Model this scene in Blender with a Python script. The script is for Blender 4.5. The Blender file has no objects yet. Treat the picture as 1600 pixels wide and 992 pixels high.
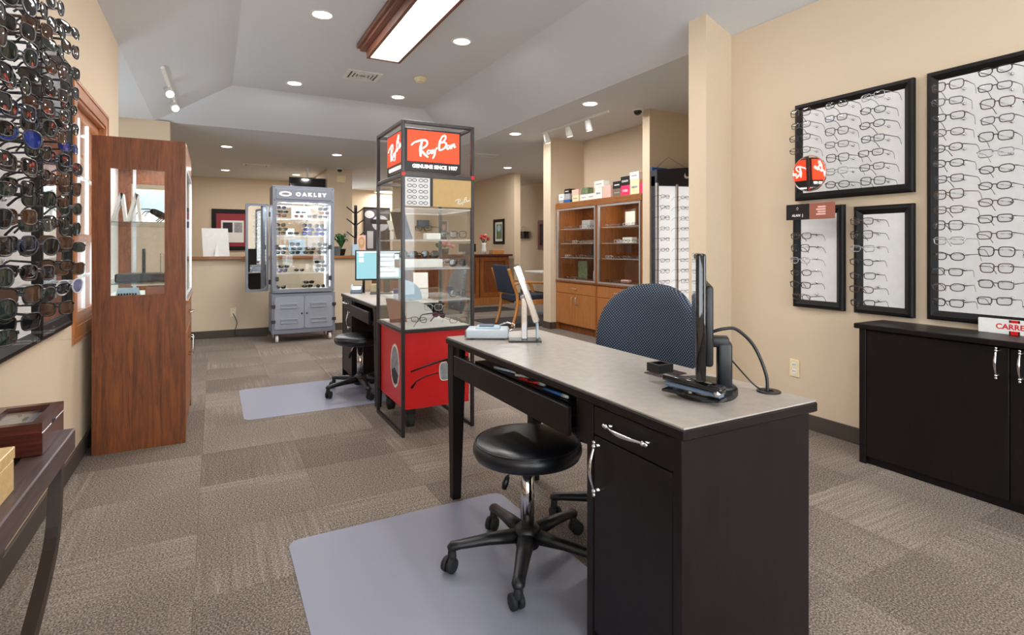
import bpy, bmesh, math, random
from mathutils import Vector, Matrix
random.seed(7)
PI = math.pi
R = math.radians
SC = bpy.context.scene
COL = SC.collection

# ------------------------------------------------------------------ camera, world, exposure
cam_d = bpy.data.cameras.new('camera')
cam = bpy.data.objects.new('camera', cam_d)
COL.objects.link(cam)
cam.location = (0, 0, 1.2)
cam.rotation_euler = (R(90), 0, -math.atan2(465, 860))
cam_d.sensor_width = 36
cam_d.lens = 36 * 860 / 1600
cam_d.shift_y = -110 / 1600
cam_d.clip_start = 0.05
SC.camera = cam
SC.view_settings.view_transform = 'Standard'
SC.view_settings.look = 'None'
SC.view_settings.gamma = 1
SC.view_settings.use_curve_mapping = False
SC.view_settings.exposure = 0.25
SC.cycles.transparent_max_bounces = 32
world = bpy.data.worlds.new('world')
SC.world = world
world.use_nodes = True
bg = world.node_tree.nodes['Background']
bg.inputs[0].default_value = (0.85, 0.925, 1.0, 1)
bg.inputs[1].default_value = 6.5
P_CAN, P_NEAR, P_TUBE, P_FAR = 15.0, 6.0, 30.0, 14.0      # lamp watts: recessed cans, cans near the camera, fluorescent fixture, far cans


# ------------------------------------------------------------------ materials
def lin(c):
    return tuple(((v / 255) / 12.92 if v / 255 <= 0.04045 else (((v / 255) + 0.055) / 1.055) ** 2.4) for v in c)


class NT:
    def __init__(s, name):
        s.m = bpy.data.materials.new(name)
        s.m.use_nodes = True
        s.t = s.m.node_tree
        s.b = s.t.nodes['Principled BSDF']
        s.out = s.t.nodes['Material Output']

    def n(s, typ, **kw):
        nd = s.t.nodes.new(typ)
        for k, v in kw.items():
            if k in nd.inputs:
                nd.inputs[k].default_value = v
            else:
                setattr(nd, k, v)
        return nd

    def l(s, a, b):
        s.t.links.new(a, b)

    def ramp(s, fac, stops):
        r = s.n('ShaderNodeValToRGB')
        e = r.color_ramp.elements
        while len(e) < len(stops):
            e.new(0.5)
        for el, (p, c) in zip(e, stops):
            el.position = p
            el.color = (*c, 1)
        s.l(fac, r.inputs[0])
        return r.outputs[0]

    def coord(s, scale=(1, 1, 1), rot=(0, 0, 0), kind='Object'):
        tc = s.n('ShaderNodeTexCoord')
        mp = s.n('ShaderNodeMapping')
        mp.inputs['Scale'].default_value = scale
        mp.inputs['Rotation'].default_value = rot
        s.l(tc.outputs[kind], mp.inputs[0])
        return mp.outputs[0]

    def bump(s, h, strength=0.2, dist=0.002):
        b = s.n('ShaderNodeBump', Strength=strength, Distance=dist)
        s.l(h, b.inputs['Height'])
        s.l(b.outputs[0], s.b.inputs['Normal'])


def plain(name, c, rough=0.5, metal=0.0, spec=0.5, coat=0.0, var=0.0, bump=0.0, bscale=120, emit=None, es=1.0):
    t = NT(name)
    b = t.b
    lc = lin(c)
    b.inputs['Base Color'].default_value = (*lc, 1)
    b.inputs['Roughness'].default_value = rough
    b.inputs['Metallic'].default_value = metal
    b.inputs['Specular IOR Level'].default_value = spec
    b.inputs['Coat Weight'].default_value = coat
    nz = t.n('ShaderNodeTexNoise', Scale=bscale if bump else 30.0, Detail=3.0)
    t.l(t.coord(), nz.inputs['Vector'])
    v = max(var, 0.03)
    col = t.ramp(nz.outputs['Fac'], [(0.3, tuple(x * (1 - v) for x in lc)), (0.7, tuple(min(1, x * (1 + v)) for x in lc))])
    t.l(col, b.inputs['Base Color'])
    if bump:
        t.bump(nz.outputs['Fac'], bump, 0.002)
    if emit:
        b.inputs['Emission Color'].default_value = (*lin(emit), 1)
        b.inputs['Emission Strength'].default_value = es
    return t.m


def wood(name, c1, c2, rough=0.35, axis='z', scale=1.0, coat=0.2):
    t = NT(name)
    sc = {'z': (22, 22, 1.6), 'y': (22, 1.6, 22), 'x': (1.6, 22, 22)}[axis]
    v = t.coord(tuple(k * scale for k in sc))
    n1 = t.n('ShaderNodeTexNoise', Scale=2.2, Detail=5.0, Roughness=0.65, Distortion=0.8)
    t.l(v, n1.inputs['Vector'])
    n2 = t.n('ShaderNodeTexNoise', Scale=9.0, Detail=2.0)
    t.l(v, n2.inputs['Vector'])
    mx = t.n('ShaderNodeMath', operation='MULTIPLY_ADD')
    t.l(n1.outputs['Fac'], mx.inputs[0])
    mx.inputs[1].default_value = 0.75
    mm = t.n('ShaderNodeMath', operation='MULTIPLY')
    t.l(n2.outputs['Fac'], mm.inputs[0])
    mm.inputs[1].default_value = 0.25
    t.l(mm.outputs[0], mx.inputs[2])
    t.l(t.ramp(mx.outputs[0], [(0.33, lin(c1)), (0.66, lin(c2))]), t.b.inputs['Base Color'])
    t.b.inputs['Roughness'].default_value = rough
    t.b.inputs['Coat Weight'].default_value = coat
    t.b.inputs['Coat Roughness'].default_value = 0.15
    t.bump(n2.outputs['Fac'], 0.08, 0.001)
    return t.m


def glass(name, tint=(1, 1, 1), f0=0.04, rough=0.0):
    t = NT(name)
    t.t.nodes.remove(t.b)
    tr = t.n('ShaderNodeBsdfTransparent')
    tr.inputs[0].default_value = (*tint, 1)
    gl = t.n('ShaderNodeBsdfGlossy')
    gl.inputs['Roughness'].default_value = rough
    lw = t.n('ShaderNodeLayerWeight')            # Schlick fresnel, the same on both faces of a pane
    lw.inputs[0].default_value = 0.5
    pw = t.n('ShaderNodeMath', operation='POWER')
    t.l(lw.outputs['Facing'], pw.inputs[0])
    pw.inputs[1].default_value = 5.0
    fr = t.n('ShaderNodeMath', operation='MULTIPLY_ADD')
    t.l(pw.outputs[0], fr.inputs[0])
    fr.inputs[1].default_value = 1 - f0
    fr.inputs[2].default_value = f0
    mx = t.n('ShaderNodeMixShader')
    t.l(fr.outputs[0], mx.inputs[0])
    t.l(tr.outputs[0], mx.inputs[1])
    t.l(gl.outputs[0], mx.inputs[2])
    t.l(mx.outputs[0], t.out.inputs[0])
    return t.m


def emis(name, c, s):
    t = NT(name)
    t.b.inputs['Base Color'].default_value = (*lin(c), 1)
    t.b.inputs['Emission Color'].default_value = (*lin(c), 1)
    t.b.inputs['Emission Strength'].default_value = s
    return t.m


def carpet(name, tile=True):
    t = NT(name)
    b = t.b
    b.inputs['Roughness'].default_value = 0.95
    b.inputs['Specular IOR Level'].default_value = 0.1
    co = t.coord()
    fine = t.n('ShaderNodeTexNoise', Scale=150.0, Detail=2.0, Roughness=0.7)
    t.l(co, fine.inputs['Vector'])
    st = t.n('ShaderNodeTexNoise', Scale=1.0, Detail=3.0, Roughness=0.6)
    t.l(t.coord((48, 1.3, 1)), st.inputs['Vector'])
    patch = t.n('ShaderNodeTexNoise', Scale=1.5, Detail=1.0, noise_dimensions='4D')
    oi0 = t.n('ShaderNodeObjectInfo')
    m0 = t.n('ShaderNodeMath', operation='MULTIPLY')
    t.l(oi0.outputs['Random'], m0.inputs[0])
    m0.inputs[1].default_value = 40.0
    t.l(m0.outputs[0], patch.inputs['W'])
    t.l(co, patch.inputs['Vector'])
    # stripes weighted by a broad patch noise
    s1 = t.n('ShaderNodeMapRange')
    t.l(st.outputs['Fac'], s1.inputs[0])
    s1.inputs[1].default_value, s1.inputs[2].default_value = 0.36, 0.64
    oi = t.n('ShaderNodeObjectInfo')
    pr = t.n('ShaderNodeMapRange')
    t.l(patch.outputs['Fac'], pr.inputs[0])
    pr.inputs[1].default_value, pr.inputs[2].default_value = 0.45, 0.62
    ml = t.n('ShaderNodeMath', operation='MULTIPLY')
    t.l(s1.outputs[0], ml.inputs[0])
    t.l(pr.outputs[0], ml.inputs[1])
    mixv = t.n('ShaderNodeMath', operation='MULTIPLY_ADD')
    t.l(ml.outputs[0], mixv.inputs[0])
    mixv.inputs[1].default_value = 0.2
    f2 = t.n('ShaderNodeMath', operation='MULTIPLY_ADD')
    t.l(fine.outputs['Fac'], f2.inputs[0])
    f2.inputs[1].default_value = 2.2
    f3 = t.n('ShaderNodeMath', operation='MULTIPLY_ADD')
    t.l(oi.outputs['Random'], f3.inputs[0])
    f3.inputs[1].default_value = 0.13 if tile else 0.0
    f3.inputs[2].default_value = -0.72 if tile else -0.63
    t.l(f3.outputs[0], f2.inputs[2])
    t.l(f2.outputs[0], mixv.inputs[2])
    t.l(t.ramp(mixv.outputs[0], [(0.08, lin((62, 55, 51))), (0.5, lin((122, 110, 101))), (0.92, lin((174, 162, 150)))]), b.inputs['Base Color'])
    t.bump(fine.outputs['Fac'], 0.6, 0.004)
    return t.m


MT = {}
MT['wall'] = plain('wall_beige', (217, 197, 170), 0.75, bump=0.06, bscale=220, var=0.015)
MT['ceil'] = plain('ceiling_paint', (222, 225, 228), 0.85, bump=0.04, bscale=260, var=0.01)
MT['base'] = plain('baseboard_rubber', (72, 63, 55), 0.6)
MT['carpet'] = carpet('carpet_tile')
MT['carpet_far'] = carpet('carpet_far', False)
MT['oak'] = wood('oak_brown', (112, 58, 16), (164, 96, 36), 0.48, coat=0.06)
MT['oakdeep'] = wood('oak_deep', (86, 40, 7), (142, 77, 22), 0.5, coat=0.04)
MT['oaky'] = wood('oak_brown_y', (118, 68, 26), (166, 104, 46), 0.4, 'y')
MT['oakx'] = wood('oak_brown_x', (118, 68, 26), (166, 104, 46), 0.4, 'x')
MT['maple'] = wood('cabinet_front', (150, 92, 44), (176, 114, 60), 0.4)
MT['trimwood'] = wood('window_trim_wood', (150, 88, 44), (190, 122, 68), 0.4)
MT['pale'] = wood('pale_wood', (205, 165, 105), (228, 194, 138), 0.5, 'x')
MT['fixwood'] = wood('fixture_wood', (100, 60, 46), (140, 90, 70), 0.45, 'y')
MT['honey'] = wood('honey_oak', (165, 105, 48), (198, 138, 74), 0.4)
MT['espresso'] = wood('espresso_wood', (12, 9, 10), (27, 19, 20), 0.40, 'z', 1.0, 0.0)
MT['espresso'].node_tree.nodes['Principled BSDF'].inputs['Specular IOR Level'].default_value = 0.3
MT['bench'] = wood('bench_wood', (58, 44, 42), (92, 72, 68), 0.5, 'y')
MT['leg'] = plain('brown_metal', (62, 50, 42), 0.45, 0.3)
MT['laminate'] = plain('laminate_top', (168, 159, 151), 0.34, var=0.10, bscale=14)
MT['black'] = plain('black_plastic', (20, 21, 23), 0.4)
MT['gloss'] = plain('gloss_black', (9, 11, 15), 0.08, coat=0.5)
MT['rubber'] = plain('dark_rubber', (28, 29, 31), 0.7)
MT['vinyl'] = plain('black_vinyl', (18, 20, 26), 0.32, bump=0.12, bscale=300)
MT['chrome'] = plain('chrome', (215, 215, 218), 0.12, 1.0)
MT['steel'] = plain('steel_frame', (74, 72, 72), 0.35, 0.85)
MT['alu'] = plain('aluminium', (200, 200, 202), 0.35, 0.8)
MT['grey'] = plain('grey_enamel', (132, 136, 148), 0.4, 0.15)
MT['greyl'] = plain('grey_enamel_light', (156, 161, 174), 0.4, 0.1)
MT['white'] = plain('white_plastic', (238, 236, 230), 0.45)
MT['panel'] = plain('panel_white', (226, 224, 222), 0.4, var=0.03)
MT['paper'] = plain('white_card', (240, 238, 232), 0.6)
MT['frameblk'] = plain('black_moulding', (20, 18, 18), 0.5, spec=0.25)
MT['red'] = plain('red_lacquer', (214, 24, 26), 0.35)
MT['tan'] = plain('tan_card', (198, 164, 108), 0.6)
MT['glass'] = glass('clear_glass', (0.99, 0.995, 0.99), 0.025)
MT['acrylic'] = glass('acrylic', (0.965, 0.975, 0.98), 0.06, 0.02)
MT['shelf'] = glass('shelf_glass', (0.90, 0.955, 0.945), 0.06)
MT['frost'] = NT('frosted_edge_acrylic').m
_n = MT['frost'].node_tree
_n.nodes['Principled BSDF'].inputs['Base Color'].default_value = (0.92, 0.95, 0.95, 1)
_n.nodes['Principled BSDF'].inputs['Roughness'].default_value = 0.1
_t, _m = _n.nodes.new('ShaderNodeBsdfTransparent'), _n.nodes.new('ShaderNodeMixShader')
_m.inputs[0].default_value = 0.3
_n.links.new(_t.outputs[0], _m.inputs[1])
_n.links.new(_n.nodes['Principled BSDF'].outputs[0], _m.inputs[2])
_n.links.new(_m.outputs[0], _n.nodes['Material Output'].inputs[0])
MT['lens'] = glass('clear_lens', (0.95, 0.96, 0.97), 0.05)
MT['mirror'] = plain('mirror', (236, 238, 238), 0.02, 1.0)
MT['mat'] = NT('vinyl_mat').m


def vinyl(m):
    nt = m.node_tree
    b, o = nt.nodes['Principled BSDF'], nt.nodes['Material Output']
    b.inputs['Base Color'].default_value = (*lin((178, 180, 198)), 1)
    b.inputs['Roughness'].default_value = 0.34
    nz = nt.nodes.new('ShaderNodeTexNoise')
    nz.inputs['Scale'].default_value = 220
    bp = nt.nodes.new('ShaderNodeBump')
    bp.inputs['Strength'].default_value = 0.25
    bp.inputs['Distance'].default_value = 0.002
    nt.links.new(nz.outputs['Fac'], bp.inputs['Height'])
    nt.links.new(bp.outputs[0], b.inputs['Normal'])
    tr = nt.nodes.new('ShaderNodeBsdfTransparent')
    tr.inputs[0].default_value = (0.93, 0.94, 0.97, 1)
    mx = nt.nodes.new('ShaderNodeMixShader')
    mx.inputs[0].default_value = 0.42
    nt.links.new(tr.outputs[0], mx.inputs[1])
    nt.links.new(b.outputs[0], mx.inputs[2])
    nt.links.new(mx.outputs[0], o.inputs[0])


vinyl(MT['mat'])
MT['navy'] = plain('navy_fabric', (38, 46, 66), 0.85, bump=0.3, bscale=500)
MT['orange'] = emis('sign_red_lit', (228, 58, 22), 1.15)
MT['ink'] = plain('sign_black', (16, 14, 14), 0.35)
MT['whitelit'] = emis('sign_white_lit', (255, 246, 238), 1.0)
MT['tubelit'] = emis('diffuser_lit', (255, 253, 248), 5.0)
MT['canlit'] = emis('can_lit', (255, 246, 232), 7.0)
MT['ledlit'] = emis('led_lit', (240, 248, 255), 5.0)
MT['nikewhite'] = emis('backlit_white', (246, 246, 246), 0.55)
MT['leaf'] = plain('leaf_green', (40, 84, 42), 0.45, var=0.25)
MT['pot'] = plain('dark_pot', (34, 30, 30), 0.5)
MT['lightblue'] = plain('pale_blue', (176, 200, 214), 0.4)
MT['device'] = plain('device_grey', (196, 206, 214), 0.4)
MT['devdark'] = plain('device_slate', (96, 112, 130), 0.5)
MT['screen'] = emis('screen_teal', (122, 168, 178), 0.8)
MT['screenw'] = emis('screen_page', (216, 232, 240), 0.9)
MT['lacquer'] = wood('lacquer_box', (52, 20, 16), (92, 42, 34), 0.2, 'x', 1.0, 0.35)
MT['navyhead'] = plain('header_navy', (40, 44, 54), 0.45)
MT['pink'] = plain('box_pink', (232, 40, 100), 0.5)
MT['blush'] = plain('box_blush', (238, 190, 176), 0.5)
MT['cream'] = plain('box_cream', (238, 222, 180), 0.5)
MT['bluebox'] = plain('box_blue', (38, 92, 158), 0.5)
MT['greybox'] = plain('box_grey', (168, 168, 170), 0.5)
MT['taupe'] = plain('box_taupe', (126, 104, 82), 0.5)
MT['rust'] = plain('card_rust', (156, 90, 72), 0.5)
MT['mauve'] = plain('frame_mauve', (120, 62, 76), 0.5)
MT['redmat'] = plain('mat_red', (150, 44, 52), 0.6)
MT['skin'] = plain('print_skin', (222, 178, 156), 0.6)
MT['printdark'] = plain('print_dark', (42, 38, 44), 0.6)
MT['printgrey'] = plain('print_grey', (150, 152, 158), 0.6, var=0.3)
MT['printgreen'] = plain('print_green', (110, 128, 92), 0.6, var=0.4)
MT['blond'] = plain('print_blond', (206, 164, 104), 0.6)
MT['bluecup'] = plain('cup_blue', (70, 80, 140), 0.4)
MT['flower'] = plain('flower_red', (200, 70, 60), 0.6)
MT['flowerp'] = plain('flower_pink', (226, 150, 150), 0.6)
MT['siding'] = plain('siding_pale', (104, 118, 132), 0.7)


def dotted(name, sc, ro):
    t = NT(name)
    vo = t.n('ShaderNodeTexVoronoi', Scale=1.0)
    vo.inputs['Randomness'].default_value = 0.0
    t.l(t.coord(sc, ro), vo.inputs['Vector'])
    nz = t.n('ShaderNodeTexNoise', Scale=3.0)
    t.l(t.coord((40, 40, 40)), nz.inputs['Vector'])
    c = t.ramp(vo.outputs['Distance'], [(0.20, lin((122, 138, 158))), (0.30, lin((32, 39, 53)))])
    t.l(c, t.b.inputs['Base Color'])
    t.b.inputs['Roughness'].default_value = 0.9
    t.bump(nz.outputs['Fac'], 0.2, 0.002)
    return t.m


MT['dots'] = dotted('blue_dotted_fabric', (0, 100, 100), (0.785, 0, 0))
MT['dotseat'] = dotted('blue_dotted_seat', (100, 100, 0), (0, 0, 0.785))
# eyewear finishes
FR = {'black': plain('rim_black', (18, 17, 18), 0.25), 'tort': plain('rim_tortoise', (70, 42, 26), 0.25, var=0.5),
      'gun': plain('rim_gunmetal', (86, 86, 90), 0.3, 0.8), 'brown': plain('rim_brown', (60, 40, 32), 0.3),
      'silver': plain('rim_silver', (176, 176, 180), 0.25, 0.9), 'gold': plain('rim_gold', (176, 140, 84), 0.25, 0.9),
      'navy': plain('rim_navy', (24, 30, 56), 0.3), 'clear': plain('rim_clear', (200, 200, 204), 0.2), 'plum': plain('rim_plum', (74, 30, 48), 0.3)}
LN = {'clear': MT['lens'], 'smoke': plain('lens_smoke', (18, 20, 23), 0.06, coat=0.6), 'bronze': plain('lens_bronze', (66, 42, 28), 0.06, coat=0.6),
      'green': plain('lens_green', (30, 40, 36), 0.06, coat=0.6), 'blue': plain('lens_blue_mirror', (34, 60, 150), 0.06, 0.5, coat=0.6),
      'violet': plain('lens_violet', (120, 124, 160), 0.08, 0.3, coat=0.6), 'rose': plain('lens_rose', (96, 52, 52), 0.06, coat=0.6)}


# ------------------------------------------------------------------ mesh helpers
class MB:
    def __init__(s):
        s.v, s.f, s.sm = [], [], []

    def add(s, vs, fs, smooth=False):
        o = len(s.v)
        s.v += [tuple(p) for p in vs]
        s.f += [tuple(i + o for i in f) for f in fs]
        s.sm += [smooth] * len(fs)
        return s

    def box(s, x0, y0, z0, x1, y1, z1):
        return s.add([(x0, y0, z0), (x1, y0, z0), (x1, y1, z0), (x0, y1, z0), (x0, y0, z1), (x1, y0, z1), (x1, y1, z1), (x0, y1, z1)],
                     [(0, 3, 2, 1), (4, 5, 6, 7), (0, 1, 5, 4), (1, 2, 6, 5), (2, 3, 7, 6), (3, 0, 4, 7)])

    def rbox(s, x0, y0, z0, x1, y1, z1, r=0.004, seg=1):
        bm = bmesh.new()
        bmesh.ops.create_cube(bm, size=1)
        for v in bm.verts:
            v.co = Vector((x0 if v.co.x < 0 else x1, y0 if v.co.y < 0 else y1, z0 if v.co.z < 0 else z1))
        bmesh.ops.bevel(bm, geom=bm.edges[:], offset=r, segments=seg, affect='EDGES', profile=0.5)
        bm.verts.index_update()
        s.add([v.co[:] for v in bm.verts], [tuple(v.index for v in f.verts) for f in bm.faces], seg > 1)
        bm.free()
        return s

    def tube(s, pts, r, n=8, closed=False, caps=True, sq=(1, 1), smooth=True, up=None):
        pts = [Vector(p) for p in pts]
        m = len(pts)
        rs = r if isinstance(r, (list, tuple)) else [r] * m
        vs, fs = [], []
        prev = None
        for i, p in enumerate(pts):
            a = pts[(i - 1) % m] if (closed or i > 0) else p
            b = pts[(i + 1) % m] if (closed or i < m - 1) else p
            t = (b - a).normalized()
            if prev is None:
                u = Vector(up) if up else (Vector((0, 0, 1)) if abs(t.z) < 0.9 else Vector((1, 0, 0)))
            else:
                u = prev
            u = (u - t * u.dot(t))
            if u.length < 1e-6:
                u = t.orthogonal()
            u.normalize()
            prev = u
            w = t.cross(u)
            for k in range(n):
                an = 2 * PI * (k + 0.5) / n
                vs.append(p + (u * math.cos(an) * sq[0] + w * math.sin(an) * sq[1]) * rs[i])
        seg = m if closed else m - 1
        for i in range(seg):
            j = (i + 1) % m
            for k in range(n):
                l = (k + 1) % n
                fs.append((i * n + k, i * n + l, j * n + l, j * n + k))
        if caps and not closed:
            fs.append(tuple(range(n - 1, -1, -1)))
            fs.append(tuple((m - 1) * n + k for k in range(n)))
        return s.add(vs, fs, smooth)

    def cyl(s, p0, p1, r0, r1=None, n=16, smooth=True):
        return s.tube([p0, p1], [r0, r0 if r1 is None else r1], n, smooth=smooth)

    def lathe(s, prof, c=(0, 0), n=32, smooth=True):
        vs, fs = [], []
        for (r, z) in prof:
            for k in range(n):
                a = 2 * PI * k / n
                vs.append((c[0] + r * math.cos(a), c[1] + r * math.sin(a), z))
        m = len(prof)
        for i in range(m - 1):
            for k in range(n):
                l = (k + 1) % n
                fs.append((i * n + k, i * n + l, (i + 1) * n + l, (i + 1) * n + k))
        fs.append(tuple(range(n - 1, -1, -1)))
        fs.append(tuple((m - 1) * n + k for k in range(n)))
        return s.add(vs, fs, smooth)

    def prism(s, poly, lo, hi, axis='z', smooth=False):
        """poly: 2D points; axis: the extrude axis; order (x,y) / (x,z) for y / (y,z) for x."""
        def P(a, b, h):
            return {'z': (a, b, h), 'y': (a, h, b), 'x': (h, a, b)}[axis]
        n = len(poly)
        vs = [P(a, b, lo) for a, b in poly] + [P(a, b, hi) for a, b in poly]
        fs = [tuple(range(n - 1, -1, -1)), tuple(range(n, 2 * n))] + [(i, (i + 1) % n, n + (i + 1) % n, n + i) for i in range(n)]
        return s.add(vs, fs, smooth)

    def ring(s, outer, inner, lo, hi, axis='y'):
        """flat frame between two equal-length 2D loops."""
        def P(a, b, h):
            return {'z': (a, b, h), 'y': (a, h, b), 'x': (h, a, b)}[axis]
        n = len(outer)
        vs = [P(*p, lo) for p in outer] + [P(*p, lo) for p in inner] + [P(*p, hi) for p in outer] + [P(*p, hi) for p in inner]
        fs = []
        for i in range(n):
            j = (i + 1) % n
            fs += [(i, j, n + j, n + i), (2 * n + i, 3 * n + i, 3 * n + j, 2 * n + j), (i, 2 * n + i, 2 * n + j, j), (n + i, n + j, 3 * n + j, 3 * n + i)]
        return s.add(vs, fs)

    def ribbon(s, pts, w, to3d, depth):
        """flat brush stroke: 2D points with widths, thickness depth; to3d maps (x, y, h)."""
        m = len(pts)
        L, Rr = [], []
        for i in range(m):
            a = Vector(pts[max(i - 1, 0)])
            b = Vector(pts[min(i + 1, m - 1)])
            t = (b - a)
            t = t.normalized() if t.length > 1e-9 else Vector((1, 0))
            nn = Vector((-t.y, t.x)) * (w[i] / 2)
            p = Vector(pts[i])
            L.append(p + nn)
            Rr.append(p - nn)
        vs = []
        for h in (0, depth):
            vs += [to3d(p.x, p.y, h) for p in L] + [to3d(p.x, p.y, h) for p in Rr]
        fs = []
        for i in range(m - 1):
            fs += [(i, i + 1, m + i + 1, m + i), (2 * m + i, 3 * m + i, 3 * m + i + 1, 2 * m + i + 1),
                   (i, 2 * m + i, 2 * m + i + 1, i + 1), (m + i, m + i + 1, 3 * m + i + 1, 3 * m + i)]
        fs += [(0, m, 3 * m, 2 * m), (m - 1, 3 * m - 1, 4 * m - 1, 2 * m - 1)]
        return s.add(vs, fs)

    def mesh(s, name, mats):
        me = bpy.data.meshes.new(name)
        me.from_pydata(s.v, [], s.f)
        me.polygons.foreach_set('use_smooth', s.sm)
        bm = bmesh.new()
        bm.from_mesh(me)
        bmesh.ops.recalc_face_normals(bm, faces=bm.faces)
        bm.to_mesh(me)
        bm.free()
        for m in (mats if isinstance(mats, (list, tuple)) else [mats]):
            me.materials.append(m)
        me.update()
        return me

    def build(s, name, mat, parent=None, label=None, local=False):
        """vertices are world coordinates unless local; children of an unrotated thing are shifted to its origin."""
        if parent is not None and not local:
            o = ORG.get(parent.name, (0, 0, 0))
            s.v = [(a - o[0], b - o[1], c - o[2]) for a, b, c in s.v]
        ob = bpy.data.objects.new(name, s.mesh(name, MT[mat] if isinstance(mat, str) else mat))
        COL.objects.link(ob)
        if parent is not None:
            ob.parent = parent
            ORG[ob.name] = ORG.get(parent.name, (0, 0, 0))
        if label:
            ob['label'] = label
        return ob


ORG = {}


def thing(name, label, cat, loc=(0, 0, 0), rz=0.0, group=None):
    o = bpy.data.objects.new(name, None)
    o.empty_display_size = 0.05
    COL.objects.link(o)
    o.location = loc
    o.rotation_euler = (0, 0, rz)
    ORG[o.name] = loc
    return tag(o, label, cat, group)


def tag(o, label=None, cat=None, group=None, kind=None):
    for k, v in (('label', label), ('category', cat), ('group', group), ('kind', kind)):
        if v:
            o[k] = v
    return o


def struct(name, mb, mat, parent=None):
    o = mb.build(name, mat, parent)
    if parent is None:
        o['kind'] = 'structure'
    return o


def solo(name, mb, mat, label, cat, group=None, origin=None):
    """a thing that is one mesh, its origin moved to its base."""
    if origin is None:
        xs, ys, zs = zip(*mb.v)
        origin = ((min(xs) + max(xs)) / 2, (min(ys) + max(ys)) / 2, min(zs))
    mb.v = [(a - origin[0], b - origin[1], c - origin[2]) for a, b, c in mb.v]
    o = mb.build(name, mat)
    o.location = origin
    ORG[o.name] = origin
    return tag(o, label, cat, group)


def copy_tree(o, parent=None):
    c = o.copy()
    COL.objects.link(c)
    c.parent = parent
    ORG[c.name] = ORG.get(o.name, (0, 0, 0))
    for ch in o.children:
        copy_tree(ch, c)
    return c


def smooth2(pts, n=6):
    """Catmull-Rom through 2D/3D points."""
    P = [Vector(p) for p in pts]
    out = []
    for i in range(len(P) - 1):
        p0, p1, p2, p3 = P[max(i - 1, 0)], P[i], P[i + 1], P[min(i + 2, len(P) - 1)]
        for k in range(n):
            t = k / n
            out.append(0.5 * ((2 * p1) + (-p0 + p2) * t + (2 * p0 - 5 * p1 + 4 * p2 - p3) * t * t + (-p0 + 3 * p1 - 3 * p2 + p3) * t ** 3))
    out.append(P[-1])
    return [tuple(p) for p in out]


def rrect(x0, z0, x1, z1, r, n=5):
    out = []
    for cx, cz, a0 in ((x1 - r, z1 - r, 0), (x0 + r, z1 - r, 90), (x0 + r, z0 + r, 180), (x1 - r, z0 + r, 270)):
        for k in range(n):
            a = R(a0 + 90 * k / (n - 1))
            out.append((cx + r * math.cos(a), cz + r * math.sin(a)))
    return out


def ellipse(cx, cz, a, b, n=20):
    return [(cx + a * math.cos(2 * PI * k / n), cz + b * math.sin(2 * PI * k / n)) for k in range(n)]


def rect(x0, z0, x1, z1):
    return [(x0, z0), (x1, z0), (x1, z1), (x0, z1)]


def text(name, s, size, loc, face, mat, parent, sx=1.0, bold=0.0, extrude=0.0008, spacing=1.0):
    """mesh lettering centred at loc (world); face: '-y' or '-x' is the way it looks."""
    cu = bpy.data.curves.new(name, 'FONT')
    cu.body = s
    cu.size = size
    cu.extrude = extrude
    cu.offset = bold
    cu.space_character = spacing
    cu.resolution_u = 3
    cu.align_x = 'CENTER'
    cu.align_y = 'CENTER'
    tmp = bpy.data.objects.new('tmp', cu)
    COL.objects.link(tmp)
    dg = bpy.context.evaluated_depsgraph_get()
    me = bpy.data.meshes.new_from_object(tmp.evaluated_get(dg))
    bpy.data.objects.remove(tmp)
    bpy.data.curves.remove(cu)
    o = ORG.get(parent.name, (0, 0, 0))
    for v in me.vertices:
        a, b, c = v.co.x * sx, v.co.y, v.co.z
        p = {'-y': (a, -c, b), '-x': (-c, -a, b), 'up': (a, b, c)}[face]
        v.co = Vector((p[0] + loc[0] - o[0], p[1] + loc[1] - o[1], p[2] + loc[2] - o[2]))
    me.materials.clear()
    me.materials.append(MT[mat])
    ob = bpy.data.objects.new(name, me)
    COL.objects.link(ob)
    ob.parent = parent
    ORG[ob.name] = o
    return ob


def lamp(name, kind, loc, power, size=0.1, rot=(0, 0, 0), color=(1, 0.985, 0.965), sy=None, spread=None, spot=None):
    d = bpy.data.lights.new(name, kind)
    d.energy = power
    d.color = color
    if kind == 'AREA':
        d.shape = 'RECTANGLE' if sy else 'DISK'
        d.size = size
        if sy:
            d.size_y = sy
        if spread:
            d.spread = spread
    else:
        d.shadow_soft_size = size
    if spot:
        d.spot_size = spot
        d.spot_blend = 0.6
    o = bpy.data.objects.new(name, d)
    COL.objects.link(o)
    o.location = loc
    o.rotation_euler = rot
    return o


ORD = ['first', 'second', 'third', 'fourth', 'fifth', 'sixth', 'seventh', 'eighth', 'ninth', 'tenth', 'eleventh', 'twelfth', 'thirteenth',
       'fourteenth', 'fifteenth', 'sixteenth', 'seventeenth', 'eighteenth']

# ------------------------------------------------------------------ the setting
WL, WR, HC, HT = -0.67, 3.45, 2.8, 3.15
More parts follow.
